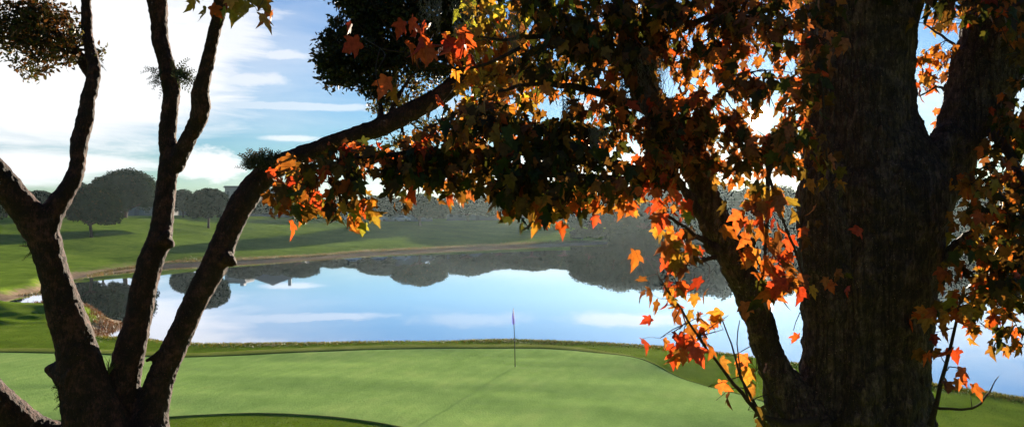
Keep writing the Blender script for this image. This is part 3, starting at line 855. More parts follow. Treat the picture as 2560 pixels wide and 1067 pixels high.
R4 = [(1790, 628, 34), (1768, 612, 26), (1758, 570, 22), (1742, 525, 22), (1718, 482, 20), (1690, 440, 17), (1668, 400, 14), (1640, 360, 11)]
R5 = [(1858, 628, 26), (1880, 612, 15), (1893, 590, 11), (1896, 565, 8)]
R6 = [(2375, 640, 60), (2420, 600, 42), (2470, 560, 30), (2530, 515, 26), (2600, 460, 22)]
R6 = [(2320, 720, 60), (2350, 665, 40), (2400, 610, 34), (2460, 560, 30), (2530, 505, 26), (2620, 440, 20)]
R7 = [(2320, 762, 40), (2370, 770, 22), (2430, 760, 16), (2500, 735, 11), (2570, 700, 9)]
RA = [(2075, 1120, 200, 5.9), (2082, 900, 150, 5.86), (2074, 700, 150, 5.84), (2068, 500, 150, 5.85), (2080, 300, 130, 5.95), (2078, 100, 130, 6.0), (2074, -120, 120, 6.05)]
RB = [(2240, 1120, 170, 5.75), (2230, 900, 120, 5.76), (2225, 720, 110, 5.72), (2262, 560, 130, 5.8), (2300, 440, 110, 5.95), (2380, 330, 70, 6.05)]
RC = [(2160, 1060, 110, 5.62), (2150, 850, 70, 5.66), (2165, 650, 66, 5.64), (2200, 450, 70, 5.7), (2180, 280, 60, 5.78), (2190, 60, 60, 5.82)]
mchs = [chain(RA, 0), chain(RB, 0), chain(RC, 0), chain(R1, 6.0, 6.1), chain(R2, 6.1, 6.3), chain(R3, 5.85, 5.6), chain(R4, 5.6, 5.4), chain(R5, 5.65), chain(R6, 5.9, 5.4), chain(R7, 5.8, 5.3),
        np.array([(*P(2150, 1110, 6.0), .56), (MX, MY, HC - 2.3, .60), (MX, MY, gzm + .5, .66), (MX, MY, gzm + .1, .85), (MX, MY, gzm - .4, 1.1)])]
remeshed('trunk', mchs, M_bark_maple, mp, 0.013, 0.060, 0.016)

# ------------------------------------------------------------------ maple leaves
half = [(0, 0), (0.12, -0.06), (0.29, -0.07), (0.32, 0.07), (0.26, 0.15), (0.44, 0.31), (0.53, 0.58), (0.35, 0.50), (0.24, 0.50), (0.25, 0.70), (0.16, 0.80), (0.08, 0.95), (0, 1.14)]
LO = np.array([(x, y) for x, y in half] + [(-x, y) for x, y in half[-2:0:-1]])
NL = len(LO)
LV = np.array([(0, 0.34)] + [tuple(p) for p in LO])
LF = np.array([(0, 1 + i, 1 + (i + 1) % NL) for i in range(NL)])
LV3 = lambda k, c: np.column_stack([LV[:, 0], LV[:, 1], k * np.abs(LV[:, 0]) + c * (LV[:, 1] - .3) ** 2])

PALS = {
    'D': [(0.030, 0.042, 0.010), (0.05, 0.06, 0.012), (0.08, 0.05, 0.014), (0.045, 0.03, 0.010), (0.16, 0.09, 0.02)],  # dark set: shade inside the canopy put into the leaf colour
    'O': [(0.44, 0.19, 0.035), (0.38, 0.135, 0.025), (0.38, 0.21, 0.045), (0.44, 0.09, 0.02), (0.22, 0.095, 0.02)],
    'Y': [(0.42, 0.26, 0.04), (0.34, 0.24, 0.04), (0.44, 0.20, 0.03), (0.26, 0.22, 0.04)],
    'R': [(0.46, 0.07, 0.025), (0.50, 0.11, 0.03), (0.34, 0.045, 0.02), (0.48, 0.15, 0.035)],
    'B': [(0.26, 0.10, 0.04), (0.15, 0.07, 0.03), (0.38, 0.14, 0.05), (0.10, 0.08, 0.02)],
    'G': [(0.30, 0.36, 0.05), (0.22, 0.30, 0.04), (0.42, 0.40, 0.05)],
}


def pick(mix, r):
    ks = list(mix); return r.choice(PALS[r.choice(ks)])


def make_leaves(places, seed):
    """places: (xyz, size, palette string); one leaf blade each, hanging by its stalk"""
    r = random.Random(seed); V = []; Fc = []; Cc = []; n = 0
    for (p, s, mix) in places:
        k = r.uniform(-.35, .75); c = r.uniform(-.7, .7)
        lv = LV3(k, c) * s * np.array((1.0, 1, 1))
        droop = math.radians(r.gauss(150, 28)); yaw = r.uniform(0, 2 * math.pi); roll = r.gauss(0, .5)
        M = Matrix.Rotation(yaw, 3, 'Z') @ Matrix.Rotation(roll, 3, 'Y') @ Matrix.Rotation(droop - math.pi / 2 + math.pi / 2, 3, 'X')
        M = np.array(Matrix.Rotation(yaw, 3, 'Z') @ Matrix.Rotation(math.radians(-90) + r.gauss(0, .45), 3, 'X') @ Matrix.Rotation(roll, 3, 'Z'))
        V.append(lv @ M.T + p); Fc.append(LF + n); n += len(lv)
        col = np.array(pick(mix, r)) * r.uniform(.75, 1.2); tw = col * r.uniform(.5, 1.0)
        cc = np.repeat(col[None], len(LF), 0)
        if r.random() < .35: cc[r.randrange(NL // 2):][:NL // 3] = tw
        Cc.append(cc)
    return np.concatenate(V), np.concatenate(Fc), np.concatenate(Cc)


SUNPX = (1900, 295)


def clear(px, py, s=30): return (px - SUNPX[0]) ** 2 + (py - SUNPX[1]) ** 2 > s * s


def proj(p): return 1280 + F * p[0] / p[1], HZ - F * (p[2] - HC) / p[1]


def bough(axis, Y0, Y1, clusters, seed, wid0=16, label=None, name='bough', twigs=True, thin=1.0, leaf=0.086):
    """axis: px points of the woody axis; clusters: (px,py,rx,ry,n,mix[,Yc])"""
    r = random.Random(seed); b = MB()
    ch = []
    for i, a in enumerate(axis):
        t = i / max(1, len(axis) - 1); Yy = Y0 + (Y1 - Y0) * t
        ch.append((*P(a[0], a[1], Yy), (a[2] if len(a) > 2 else wid0 * (1 - .8 * t)) / 2 * Yy / F))
    q = resample(np.array(ch), 0.08); b.tube(q[:, :3] + np.array([(r.uniform(-.006, .006), 0, r.uniform(-.006, .006)) for _ in q]), np.maximum(q[:, 3], .0022), 8)
    places = []
    for c in clusters:
        cx, cy, rx, ry, nn, mix = c[:6]; nn = max(1, int(nn * thin * (.82 if nn > 30 else .8))); Yc = c[6] if len(c) > 6 else None
        # the nearest axis point feeds this cluster
        pj = np.array([proj(p) for p in q[:, :3]]); k = int(np.argmin((pj[:, 0] - cx) ** 2 + (pj[:, 1] - cy) ** 2)); src = q[k, :3]
        Yc = Yc or src[1]
        cen = P(cx, cy, Yc)
        hubs = []
        nt = max(1, nn // 7)
        for _ in range(nt):
            while True:
                a, e = r.uniform(-1, 1), r.uniform(-1, 1)
                if a * a + e * e < 1: break
            Yh = Yc + r.uniform(-.35, .35)
            h = P(cx + a * rx, cy + e * ry, Yh); hubs.append(h)
        if twigs:
            done = [src]
            for h in sorted(hubs, key=lambda g: float(np.linalg.norm(g - src))):
                par = min(done, key=lambda g: float(np.linalg.norm(g - h))); L_ = float(np.linalg.norm(h - par))
                mid = (par + h) / 2 + np.array((r.uniform(-.12, .12), r.uniform(-.1, .1), r.uniform(-.04, .14))) * L_
                tw_ = resample(np.array([(*par, .0034), (*mid, .0028), (*h, .0020)]), .05); b.tube(tw_[:, :3], tw_[:, 3], 4); done.append(h)
        for _ in range(nn):
            h = r.choice(hubs); hp = proj(h)
            p = h + np.array((r.gauss(0, .055), r.gauss(0, .07), r.gauss(0, .045) - .02))
            p[2] += .035; px, py = proj(p)
            if not clear(px, py - 10): continue
            places.append((p, leaf * r.uniform(.6, 1.15), mix))
            if twigs and r.random() < .5: b.tube(np.array([h, (h + p) / 2 + np.array((0, 0, .01)), p]), .0013, 3)
    br = b.build(name, M_twig, mp, True)
    if places:
        v, f, c = make_leaves(places, seed + 1)
        mesh_obj('leaves', v, f, M_leaf, br, colors=c)
    return br


DK, DM, OR = 'DDDDDB', 'DDDBOO', 'OOORYB'  # first two lean on the dark tones that paint canopy shade
# long low bough reaching left under the oak stem
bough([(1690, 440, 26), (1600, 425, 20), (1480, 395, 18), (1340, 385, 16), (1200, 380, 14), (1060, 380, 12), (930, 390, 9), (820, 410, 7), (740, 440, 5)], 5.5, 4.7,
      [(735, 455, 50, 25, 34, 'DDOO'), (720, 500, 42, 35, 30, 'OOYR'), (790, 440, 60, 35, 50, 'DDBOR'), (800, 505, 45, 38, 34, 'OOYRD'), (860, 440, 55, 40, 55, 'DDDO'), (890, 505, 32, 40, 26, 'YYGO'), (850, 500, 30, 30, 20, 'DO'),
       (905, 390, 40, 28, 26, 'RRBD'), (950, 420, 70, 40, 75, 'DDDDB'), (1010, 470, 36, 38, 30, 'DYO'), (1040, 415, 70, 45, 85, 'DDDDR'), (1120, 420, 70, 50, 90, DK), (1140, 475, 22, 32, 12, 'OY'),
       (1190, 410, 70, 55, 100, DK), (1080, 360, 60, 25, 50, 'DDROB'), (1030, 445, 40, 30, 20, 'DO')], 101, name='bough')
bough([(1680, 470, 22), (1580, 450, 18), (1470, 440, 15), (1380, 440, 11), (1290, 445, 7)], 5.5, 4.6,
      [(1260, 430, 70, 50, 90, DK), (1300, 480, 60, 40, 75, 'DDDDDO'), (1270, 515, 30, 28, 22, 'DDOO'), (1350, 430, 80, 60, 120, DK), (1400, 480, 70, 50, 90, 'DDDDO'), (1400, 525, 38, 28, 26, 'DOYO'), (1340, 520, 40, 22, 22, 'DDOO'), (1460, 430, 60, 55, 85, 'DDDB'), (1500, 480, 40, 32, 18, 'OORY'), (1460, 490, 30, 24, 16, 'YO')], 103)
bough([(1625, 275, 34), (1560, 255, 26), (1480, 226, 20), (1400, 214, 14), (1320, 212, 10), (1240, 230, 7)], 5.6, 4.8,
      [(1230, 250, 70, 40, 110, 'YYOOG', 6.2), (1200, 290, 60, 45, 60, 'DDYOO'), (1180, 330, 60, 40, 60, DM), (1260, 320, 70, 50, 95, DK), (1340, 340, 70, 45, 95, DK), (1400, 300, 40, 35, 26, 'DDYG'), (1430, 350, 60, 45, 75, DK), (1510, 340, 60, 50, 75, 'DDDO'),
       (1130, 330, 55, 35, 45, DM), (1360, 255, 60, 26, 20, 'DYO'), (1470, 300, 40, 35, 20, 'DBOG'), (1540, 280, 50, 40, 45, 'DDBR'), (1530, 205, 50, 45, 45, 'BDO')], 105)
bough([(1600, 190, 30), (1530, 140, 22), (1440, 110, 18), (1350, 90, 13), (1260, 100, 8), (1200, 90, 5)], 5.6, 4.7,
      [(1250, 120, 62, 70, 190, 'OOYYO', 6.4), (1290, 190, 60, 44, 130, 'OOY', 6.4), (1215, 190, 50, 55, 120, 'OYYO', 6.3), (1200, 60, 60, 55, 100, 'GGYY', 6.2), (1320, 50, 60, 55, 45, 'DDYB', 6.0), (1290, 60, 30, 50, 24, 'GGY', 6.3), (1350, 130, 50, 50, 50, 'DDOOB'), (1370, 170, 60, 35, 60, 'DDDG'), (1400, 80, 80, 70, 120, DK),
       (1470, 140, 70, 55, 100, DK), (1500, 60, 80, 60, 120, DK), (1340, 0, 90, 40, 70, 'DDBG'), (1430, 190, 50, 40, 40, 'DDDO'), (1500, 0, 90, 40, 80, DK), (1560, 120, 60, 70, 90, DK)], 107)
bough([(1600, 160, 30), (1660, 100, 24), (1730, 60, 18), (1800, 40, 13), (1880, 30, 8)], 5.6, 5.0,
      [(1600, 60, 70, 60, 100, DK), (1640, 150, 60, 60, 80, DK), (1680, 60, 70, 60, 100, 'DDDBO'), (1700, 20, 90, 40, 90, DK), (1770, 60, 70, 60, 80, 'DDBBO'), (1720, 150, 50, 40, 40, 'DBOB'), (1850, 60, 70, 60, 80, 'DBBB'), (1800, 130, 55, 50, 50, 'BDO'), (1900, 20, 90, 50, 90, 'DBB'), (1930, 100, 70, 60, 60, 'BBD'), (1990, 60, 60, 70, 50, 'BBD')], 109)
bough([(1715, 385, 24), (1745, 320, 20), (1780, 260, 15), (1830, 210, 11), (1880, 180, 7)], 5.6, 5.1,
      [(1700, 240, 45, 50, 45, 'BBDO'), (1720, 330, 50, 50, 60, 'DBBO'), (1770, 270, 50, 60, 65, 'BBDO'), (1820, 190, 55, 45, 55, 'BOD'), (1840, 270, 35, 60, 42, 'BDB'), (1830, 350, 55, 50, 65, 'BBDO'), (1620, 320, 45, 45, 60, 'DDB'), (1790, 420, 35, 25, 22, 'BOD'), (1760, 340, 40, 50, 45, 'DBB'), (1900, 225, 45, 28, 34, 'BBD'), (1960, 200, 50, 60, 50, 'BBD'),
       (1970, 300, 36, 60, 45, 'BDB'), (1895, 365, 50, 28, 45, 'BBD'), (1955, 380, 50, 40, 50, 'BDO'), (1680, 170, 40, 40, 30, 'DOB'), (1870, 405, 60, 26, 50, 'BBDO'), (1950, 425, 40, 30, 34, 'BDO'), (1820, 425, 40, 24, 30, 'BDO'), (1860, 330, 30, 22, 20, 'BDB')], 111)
bough([(1700, 470, 20), (1650, 450, 15), (1600, 445, 12), (1540, 455, 8), (1500, 455, 5)], 5.5, 5.0,
      [(1580, 430, 50, 38, 55, 'DDOB'), (1545, 475, 26, 28, 16, 'OB'), (1640, 440, 50, 40, 55, 'ODBR'), (1630, 490, 40, 28, 26, 'OORR'), (1590, 485, 26, 26, 14, 'OOY'), (1680, 400, 45, 35, 45, 'DBBO'), (1740, 385, 45, 25, 26, 'OBB'), (1660, 380, 60, 40, 50, 'DDB'), (1685, 510, 25, 16, 6, 'OOR')], 113)
# sprays in front of the slanting limb
bough([(1760, 600, 14), (1720, 575, 10), (1690, 555, 8), (1660, 530, 6)], 5.4, 5.2, [(1670, 565, 24, 22, 11, 'OYB'), (1655, 510, 30, 16, 9, 'ORG'), (1705, 610, 34, 30, 22, 'ODBO')], 115, name='twig', thin=.62, leaf=.108)
bough([(1790, 640, 12), (1750, 650, 8), (1720, 660, 6)], 5.4, 5.2, [(1690, 640, 32, 24, 20, 'OYDB'), (1762, 690, 14, 20, 6, 'RRO'), (1755, 650, 16, 18, 5, 'OR'), (1700, 680, 24, 20, 8, 'OB')], 117, name='twig', thin=.62, leaf=.108)
bough([(2040, 1050, 26), (1985, 1058, 22), (1940, 1052, 17), (1905, 1038, 14), (1870, 1000, 11), (1835, 958, 9), (1790, 900, 7), (1745, 840, 6), (1700, 770, 5), (1655, 700, 4), (1640, 672, 3)], 5.5, 5.0,
      [(1620, 700, 24, 22, 8, 'OO'), (1670, 690, 22, 16, 6, 'OR'), (1700, 720, 32, 20, 11, 'OOY'), (1650, 740, 22, 26, 8, 'BOY'), (1740, 775, 32, 24, 14, 'OOY'), (1690, 770, 28, 22, 9, 'OR'), (1670, 810, 26, 24, 10, 'OOB'), (1700, 835, 34, 24, 16, 'RROO'),
       (1660, 850, 22, 20, 7, 'RR'), (1760, 825, 26, 26, 12, 'OOB'), (1700, 880, 34, 22, 13, 'OYRB'), (1765, 860, 16, 14, 4, 'YO'), (1820, 785, 16, 20, 4, 'RB'), (1800, 820, 14, 8, 2, 'RR')], 119, name='twig', thin=.62, leaf=.108)
bough([(1960, 1040, 14), (1925, 985, 9), (1900, 920, 6), (1885, 860, 4)], 5.4, 5.3, [(1895, 905, 30, 24, 9, 'RRO'), (1875, 935, 22, 16, 5, 'YO'), (1835, 885, 6, 5, 1, 'O'), (1870, 1020, 26, 14, 6, 'OYB'), (1905, 1030, 16, 12, 4, 'RO')], 121, name='twig', thin=.62, leaf=.108)
bough([(1905, 1035, 9), (1850, 940, 6), (1830, 860, 4), (1800, 780, 3)], 5.3, 5.3, [(1770, 975, 4, 10, 2, 'R'), (1790, 1000, 5, 8, 2, 'RB')], 123, name='twig', thin=.62, leaf=.108)
bough([(1870, 1000, 6), (1850, 930, 4), (1845, 860, 3), (1848, 800, 2)], 5.2, 5.2, [], 125, name='twig', thin=.62, leaf=.108)
bough([(1930, 380, 12), (1922, 450, 12), (1918, 530, 11), (1916, 600, 9), (1905, 680, 6), (1890, 730, 4)], 5.2, 5.1,
      [(1890, 480, 34, 30, 22, 'OBY'), (1905, 530, 34, 34, 26, 'OORB'), (1876, 545, 16, 24, 7, 'ORB'), (1940, 470, 34, 34, 22, 'YYO'), (1860, 590, 22, 12, 5, 'RO'), (1930, 620, 40, 34, 24, 'OORB'), (1955, 670, 40, 34, 30, 'RROB'), (1950, 720, 32, 22, 16, 'DDB'), (1900, 660, 26, 32, 12, 'ORO'), (1975, 620, 24, 30, 10, 'RB')], 127, name='twig', thin=.62, leaf=.108)
bough([(1915, 410, 9), (1945, 520, 7), (1985, 620, 6), (2010, 700, 5), (2030, 760, 4)], 5.2, 5.2, [(1990, 545, 20, 15, 5, 'YYO'), (1960, 570, 22, 26, 6, 'RO'), (1975, 700, 20, 20, 6, 'RO'), (1985, 825, 7, 7, 1, 'O')], 129, name='twig', thin=.62, leaf=.108)
bough([(1860, 620, 9), (1890, 640, 6), (1915, 700, 4), (1940, 750, 4)], 5.6, 5.4, [], 131, name='twig', thin=.62, leaf=.108)
# upper left wandering twig with single coral leaves in front of the oak crown
bough([(1300, 120, 10), (1220, 160, 8), (1140, 175, 6), (1080, 150, 5), (1010, 130, 4), (950, 120, 3)], 4.7, 4.4,
      [(1080, 78, 14, 8, 5, 'R'), (1030, 105, 16, 16, 8, 'R'), (1075, 115, 26, 14, 14, 'RRR'), (1120, 110, 24, 14, 8, 'BRR'), (1130, 150, 15, 15, 8, 'R'), (1075, 160, 14, 10, 3, 'OR'), (925, 95, 6, 6, 1, 'R'), (950, 162, 7, 9, 2, 'R'), (1042, 205, 8, 12, 2, 'O'), (1100, 275, 9, 10, 2, 'O'), (945, 215, 6, 10, 1, 'R')], 133, name='twig', leaf=.10)
bough([(760, -160, 10), (700, -80, 8), (640, -20, 5), (560, -10, 4), (510, -5, 3)], 4.8, 4.6, [(655, 8, 34, 20, 20, 'YOG'), (600, 2, 30, 14, 12, 'YO'), (515, 4, 18, 10, 9, 'OY'), (645, 25, 16, 14, 8, 'OY')], 135, name='twig', thin=.62, leaf=.108)
# right side boughs
bough([(2420, 600, 16), (2460, 640, 13), (2500, 690, 10), (2540, 760, 7), (2590, 800, 5)], 5.4, 5.0,
      [(2420, 650, 50, 50, 46, 'OYRD'), (2480, 640, 50, 50, 55, 'DDOY'), (2440, 720, 55, 45, 55, 'OOYD'), (2500, 740, 50, 50, 60, 'DDOO'), (2470, 800, 45, 34, 34, 'OODY'), (2550, 700, 45, 80, 80, 'DDDO'), (2400, 775, 32, 28, 20, 'OOD'), (2540, 800, 30, 40, 20, 'DDO'), (2550, 620, 50, 60, 70, DK)], 137)
bough([(2480, 330, 30), (2520, 380, 24), (2550, 440, 18), (2590, 500, 12)], 5.8, 5.2,
      [(2500, 420, 50, 60, 50, 'OOBD'), (2430, 480, 32, 40, 26, 'OOYB'), (2420, 540, 40, 30, 26, 'OOY'), (2550, 420, 50, 60, 60, DM), (2500, 520, 50, 50, 60, 'DDBO'), (2560, 520, 45, 70, 80, DK), (2540, 330, 50, 50, 40, 'BOR'), (2470, 370, 30, 30, 18, 'BOR'), (2450, 450, 30, 30, 16, 'OO')], 139)
bough([(2325, 1060, 16), (2342, 1000, 12), (2365, 910, 10), (2388, 820, 8), (2400, 740, 5)], 5.4, 5.3, [(2345, 770, 22, 40, 16, 'OOR'), (2350, 820, 16, 20, 7, 'OR'), (2345, 900, 18, 34, 14, 'ORB'), (2355, 960, 12, 16, 5, 'B')], 141, name='twig', thin=.62, leaf=.108)
bough([(2330, 1015, 8), (2375, 1022, 7), (2430, 1020, 6), (2465, 990, 5), (2480, 965, 3), (2497, 938, 2)], 5.3, 5.2, [(2425, 995, 5, 8, 2, 'R')], 143, name='twig', thin=.62, leaf=.108)
bough([(2360, 930, 4), (2375, 915, 3), (2400, 925, 2)], 5.3, 5.3, [(2392, 925, 8, 8, 2, 'RR')], 145, name='twig', thin=.62, leaf=.108)
bough([(2420, 130, 10), (2380, 110, 8), (2340, 80, 6), (2310, 60, 4)], 6.2, 7.0, [(2340, 60, 40, 40, 34, 'OOYB'), (2320, 150, 30, 50, 26, 'OOY'), (2370, 150, 30, 50, 22, 'OOB'), (2330, 230, 26, 40, 15, 'OB'), (2360, 260, 20, 30, 10, 'B')], 147)
bough([(2380, 240, 8), (2340, 215, 6), (2300, 240, 4), (2290, 200, 3)], 6.2, 6.9, [(2320, 215, 30, 20, 8, 'OO')], 149, name='twig', thin=.62, leaf=.108)
bough([(2500, 60, 30), (2540, 20, 22), (2600, -10, 14)], 5.7, 5.2, [(2480, 20, 60, 50, 70, 'BDDR'), (2540, 80, 60, 60, 80, 'DDBR'), (2400, 10, 70, 40, 60, 'DDBB'), (2560, 180, 40, 60, 45, 'DBD'), (2530, 290, 40, 40, 50, 'DDB'), (2500, 330, 40, 30, 30, 'DBO'), (2300, -10, 90, 30, 60, DK), (2150, -20, 100, 34, 60, DK), (2040, 20, 60, 60, 60, 'DBB')], 151)

bough([(1900, 20, 12), (1980, 60, 10), (2040, 150, 8), (2060, 300, 6), (2070, 420, 5)], 5.2, 5.1, [(2040, 110, 80, 90, 70, 'BBDR'), (2010, 230, 50, 60, 34, 'BBD'), (2010, 330, 36, 60, 28, 'BBRD'), (2040, 430, 50, 60, 26, 'BBY')], 153, name='twig')
bough([(2050, 480, 5), (2090, 560, 4), (2120, 640, 3), (2140, 720, 2)], 5.1, 5.0, [(2075, 535, 12, 10, 2, 'RB'), (2122, 565, 8, 14, 2, 'R'), (2135, 690, 20, 22, 5, 'RBB'), (2095, 700, 10, 10, 2, 'R'), (2030, 540, 14, 12, 3, 'RB')], 155, name='twig')

r = random.Random(77); pl = []
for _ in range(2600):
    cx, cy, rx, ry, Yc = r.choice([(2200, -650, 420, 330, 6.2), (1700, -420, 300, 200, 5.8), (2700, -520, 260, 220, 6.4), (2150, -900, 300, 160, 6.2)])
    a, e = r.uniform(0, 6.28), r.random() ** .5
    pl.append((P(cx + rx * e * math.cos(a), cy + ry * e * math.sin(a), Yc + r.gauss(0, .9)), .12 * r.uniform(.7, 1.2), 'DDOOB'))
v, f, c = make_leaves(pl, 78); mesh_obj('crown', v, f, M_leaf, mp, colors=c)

# ------------------------------------------------------------------ small-leaved oak foliage
def small_leaves(clusters, size, seed, pal):
    r = np.random.default_rng(seed); pts = []; cols = []
    for (cx, cy, rx, ry, nn, Yc, dp) in clusters:
        nh = max(3, nn // 26); a = r.uniform(0, 2 * math.pi, nh); q = np.sqrt(r.random(nh))
        hx = cx + rx * q * np.cos(a); hy = cy + ry * q * np.sin(a); hY = Yc + r.uniform(-dp, dp, nh)
        k = r.integers(0, nh, nn); sp = 11 * 7 / Yc
        px = hx[k] + r.normal(0, sp, nn); py = hy[k] + r.normal(0, sp, nn) * .8; YY = hY[k] + r.normal(0, .06, nn)
        pts.append(np.stack([(px - 1280) / F * YY, YY, HC - (py - HZ) / F * YY], 1))
    p = np.concatenate(pts); n = len(p)
    nn = r.normal(size=(n, 3)); nn /= np.linalg.norm(nn, axis=1)[:, None]
    t = np.cross(nn, r.normal(size=(n, 3))); t /= np.linalg.norm(t, axis=1)[:, None]; b = np.cross(nn, t)
    s = (size * r.uniform(.7, 1.3, n))[:, None]
    v = np.stack([p, p + t * s * .35 + b * s * .24, p + t * s * .7 + b * s * .2, p + t * s * 1.1, p + t * s * .7 - b * s * .2, p + t * s * .35 - b * s * .24], 1).reshape(-1, 3)
    pal = np.array(pal); c = pal[r.integers(0, len(pal), n)] * r.uniform(.7, 1.3, (n, 1))
    return v, np.arange(6 * n).reshape(n, 6), c


def twiglets(clusters, src, seed, b):
    r = random.Random(seed)
    for (cx, cy, rx, ry, nn, Yc, dp) in clusters:
        s = min(src, key=lambda q: (q[0] - cx) ** 2 + (q[1] - cy) ** 2); s3 = P(s[0], s[1], s[2])
        for _ in range(max(3, nn // 160)):
            a = r.uniform(0, 6.28); q = r.random() ** .5
            e = P(cx + rx * q * math.cos(a), cy + ry * q * math.sin(a), Yc + r.uniform(-dp, dp)); m_ = (s3 + e) / 2 + np.array((r.uniform(-.1, .1), 0, r.uniform(-.08, .1)))
            w_ = resample(np.array([(*s3, .012), (*m_, .008), (*e, .003)]), .1); b.tube(w_[:, :3], w_[:, 3], 5)


cA2 = None
OPAL = [(0.016, 0.024, 0.010), (0.028, 0.036, 0.012), (0.045, 0.035, 0.014), (0.02, 0.02, 0.01)]
OPAL2 = [(0.10, 0.13, 0.05), (0.16, 0.16, 0.07), (0.06, 0.07, 0.03), (0.14, 0.09, 0.04)]
OPAL3 = [(0.09, 0.05, 0.025), (0.05, 0.05, 0.02), (0.16, 0.08, 0.03), (0.03, 0.03, 0.012)]
cA = [(850, 130, 60, 50, 1300, 7.8, .4), (845, 180, 48, 34, 700, 7.8, .3), (900, 60, 62, 60, 1500, 7.8, .4), (930, 170, 75, 50, 1500, 7.8, .4), (980, 90, 90, 70, 2200, 7.8, .4), (1060, 40, 100, 60, 2000, 7.9, .5), (1060, 140, 80, 50, 1300, 7.8, .4),
      (1140, 60, 70, 80, 1400, 7.9, .4), (1150, 160, 40, 40, 500, 7.9, .3), (890, 0, 60, 30, 600, 7.8, .3), (1000, -20, 130, 40, 1500, 7.9, .4), (1130, -30, 120, 40, 1200, 7.9, .4), (940, 225, 40, 26, 260, 7.7, .2)]
cB = [(1010, 235, 60, 40, 420, 7.9, .3), (960, 270, 32, 34, 260, 7.8, .2), (1060, 200, 50, 30, 300, 7.9, .3), (1010, 345, 60, 22, 260, 7.8, .3), (1090, 320, 60, 30, 340, 7.9, .3), (1100, 190, 30, 30, 160, 7.9, .2)]
cC = [(40, 40, 90, 45, 1500, 7.3, .4), (120, 60, 60, 50, 1100, 7.3, .3), (150, 120, 50, 40, 700, 7.2, .3), (60, 100, 70, 28, 700, 7.3, .3), (10, 100, 60, 30, 500, 7.3, .3), (90, 155, 50, 26, 330, 7.3, .3), (185, 60, 20, 50, 120, 7.3, .2)]
cD = [(80, 185, 40, 18, 130, 7.4, .2), (20, 130, 40, 14, 130, 7.4, .2), (190, 110, 20, 40, 120, 7.2, .2), (246, 140, 8, 20, 60, 7.2, .1)]
cA2 = [(*q[:4], int(q[4] * 1.6), *q[5:]) for q in cA]
b = MB(); twiglets(cA + cB, [(1165, 160, 7.75), (1180, 90, 7.75), (962, 180, 7.7), (1045, 170, 7.5), (950, 230, 7.65), (1010, 290, 7.6)], 3, b)
br = b.build('limb', M_twig, oak, True)
mesh_obj('leaves', *small_leaves(cA2, .042, 31, OPAL)[:2], M_oakleaf, br, colors=small_leaves(cA2, .042, 31, OPAL)[2])
x_ = small_leaves(cB, .038, 33, OPAL2); mesh_obj('leaves', x_[0], x_[1], M_oakleaf, br, colors=x_[2])
b = MB(); twiglets(cC + cD, [(180, 122, 7.2), (120, 62, 7.3), (50, 95, 7.1), (80, 40, 7.3)], 4, b)
br = b.build('limb', M_twig, oak, True)
x_ = small_leaves(cC, .040, 35, OPAL3); mesh_obj('leaves', x_[0], x_[1], M_oakleaf, br, colors=x_[2])
x_ = small_leaves(cD, .036, 37, OPAL2); mesh_obj('leaves', x_[0], x_[1], M_oakleaf, br, colors=x_[2])
# leafy crown of the oak above the frame, shading the stems
cE = [(-100, -260, 330, 170, 3000, 7.2, 1.6), (420, -300, 300, 150, 3000, 7.4, 1.6), (900, -260, 320, 150, 3000, 7.6, 1.6)]
x_ = small_leaves(cE, .09, 39, OPAL); cr = mesh_obj('crown', x_[0], x_[1], M_oakleaf, oak, colors=x_[2])


# ------------------------------------------------------------------ ferns, shoots and moss growing on the trees
def fern(px, py, Y, n, L, spread, label, seed, direction=90, pal=OPAL2, name='fern', cat='fern', group='ferns and shoots on the bark', bushy=False):
    r = random.Random(seed); base = P(px, py, Y)
    o = empty(name, tuple(base), label, cat, group); b = MB(); V = []; Fc = []; Cc = []; k = 0
    for i in range(n):
        a = math.radians(direction + r.uniform(-spread, spread)); l = L * r.uniform(.55, 1.1); yy = r.uniform(-.5, .5)
        off = np.array((r.uniform(-.03, .03), r.uniform(-.05, .03), r.uniform(-.06, .06))) if not bushy else np.array((r.uniform(-.11, .11), r.uniform(-.05, .05), r.uniform(-.03, .03)))
        d = np.array((math.cos(a), yy * .6, math.sin(a))); d /= np.linalg.norm(d)
        pts = np.array([off + d * l * t + np.array((0, 0, -.25 * l * t * t)) for t in np.linspace(0, 1, 7)])
        b.tube(pts, np.linspace(.0022, .0009, 7), 4)
        for q in range(1, 7):
            for sg in (-1, 1):
                side = np.cross(d, (0, 1, 0)) * sg; side /= np.linalg.norm(side) + 1e-9
                ll = l * (.30 if not bushy else .26) * (1 - .09 * q); p0 = pts[q]; tip = p0 + side * ll * .8 + d * ll * .45 + np.array((0, r.uniform(-.01, .01), 0)); w_ = d * ll * (.24 if not bushy else .32)
                V.append(np.array([p0 - w_ * .3, (p0 + tip) / 2 - w_ * .6, tip, (p0 + tip) / 2 + w_])); Fc.append(np.arange(4)[None] + k); k += 4
                Cc.append(np.array(r.choice(pal))[None] * r.uniform(.6, 1.1))
    b.build('stem', M_twig, o, True)
    mesh_obj('fronds', np.concatenate(V), np.concatenate(Fc), M_oakleaf, o, colors=np.concatenate(Cc)); return o


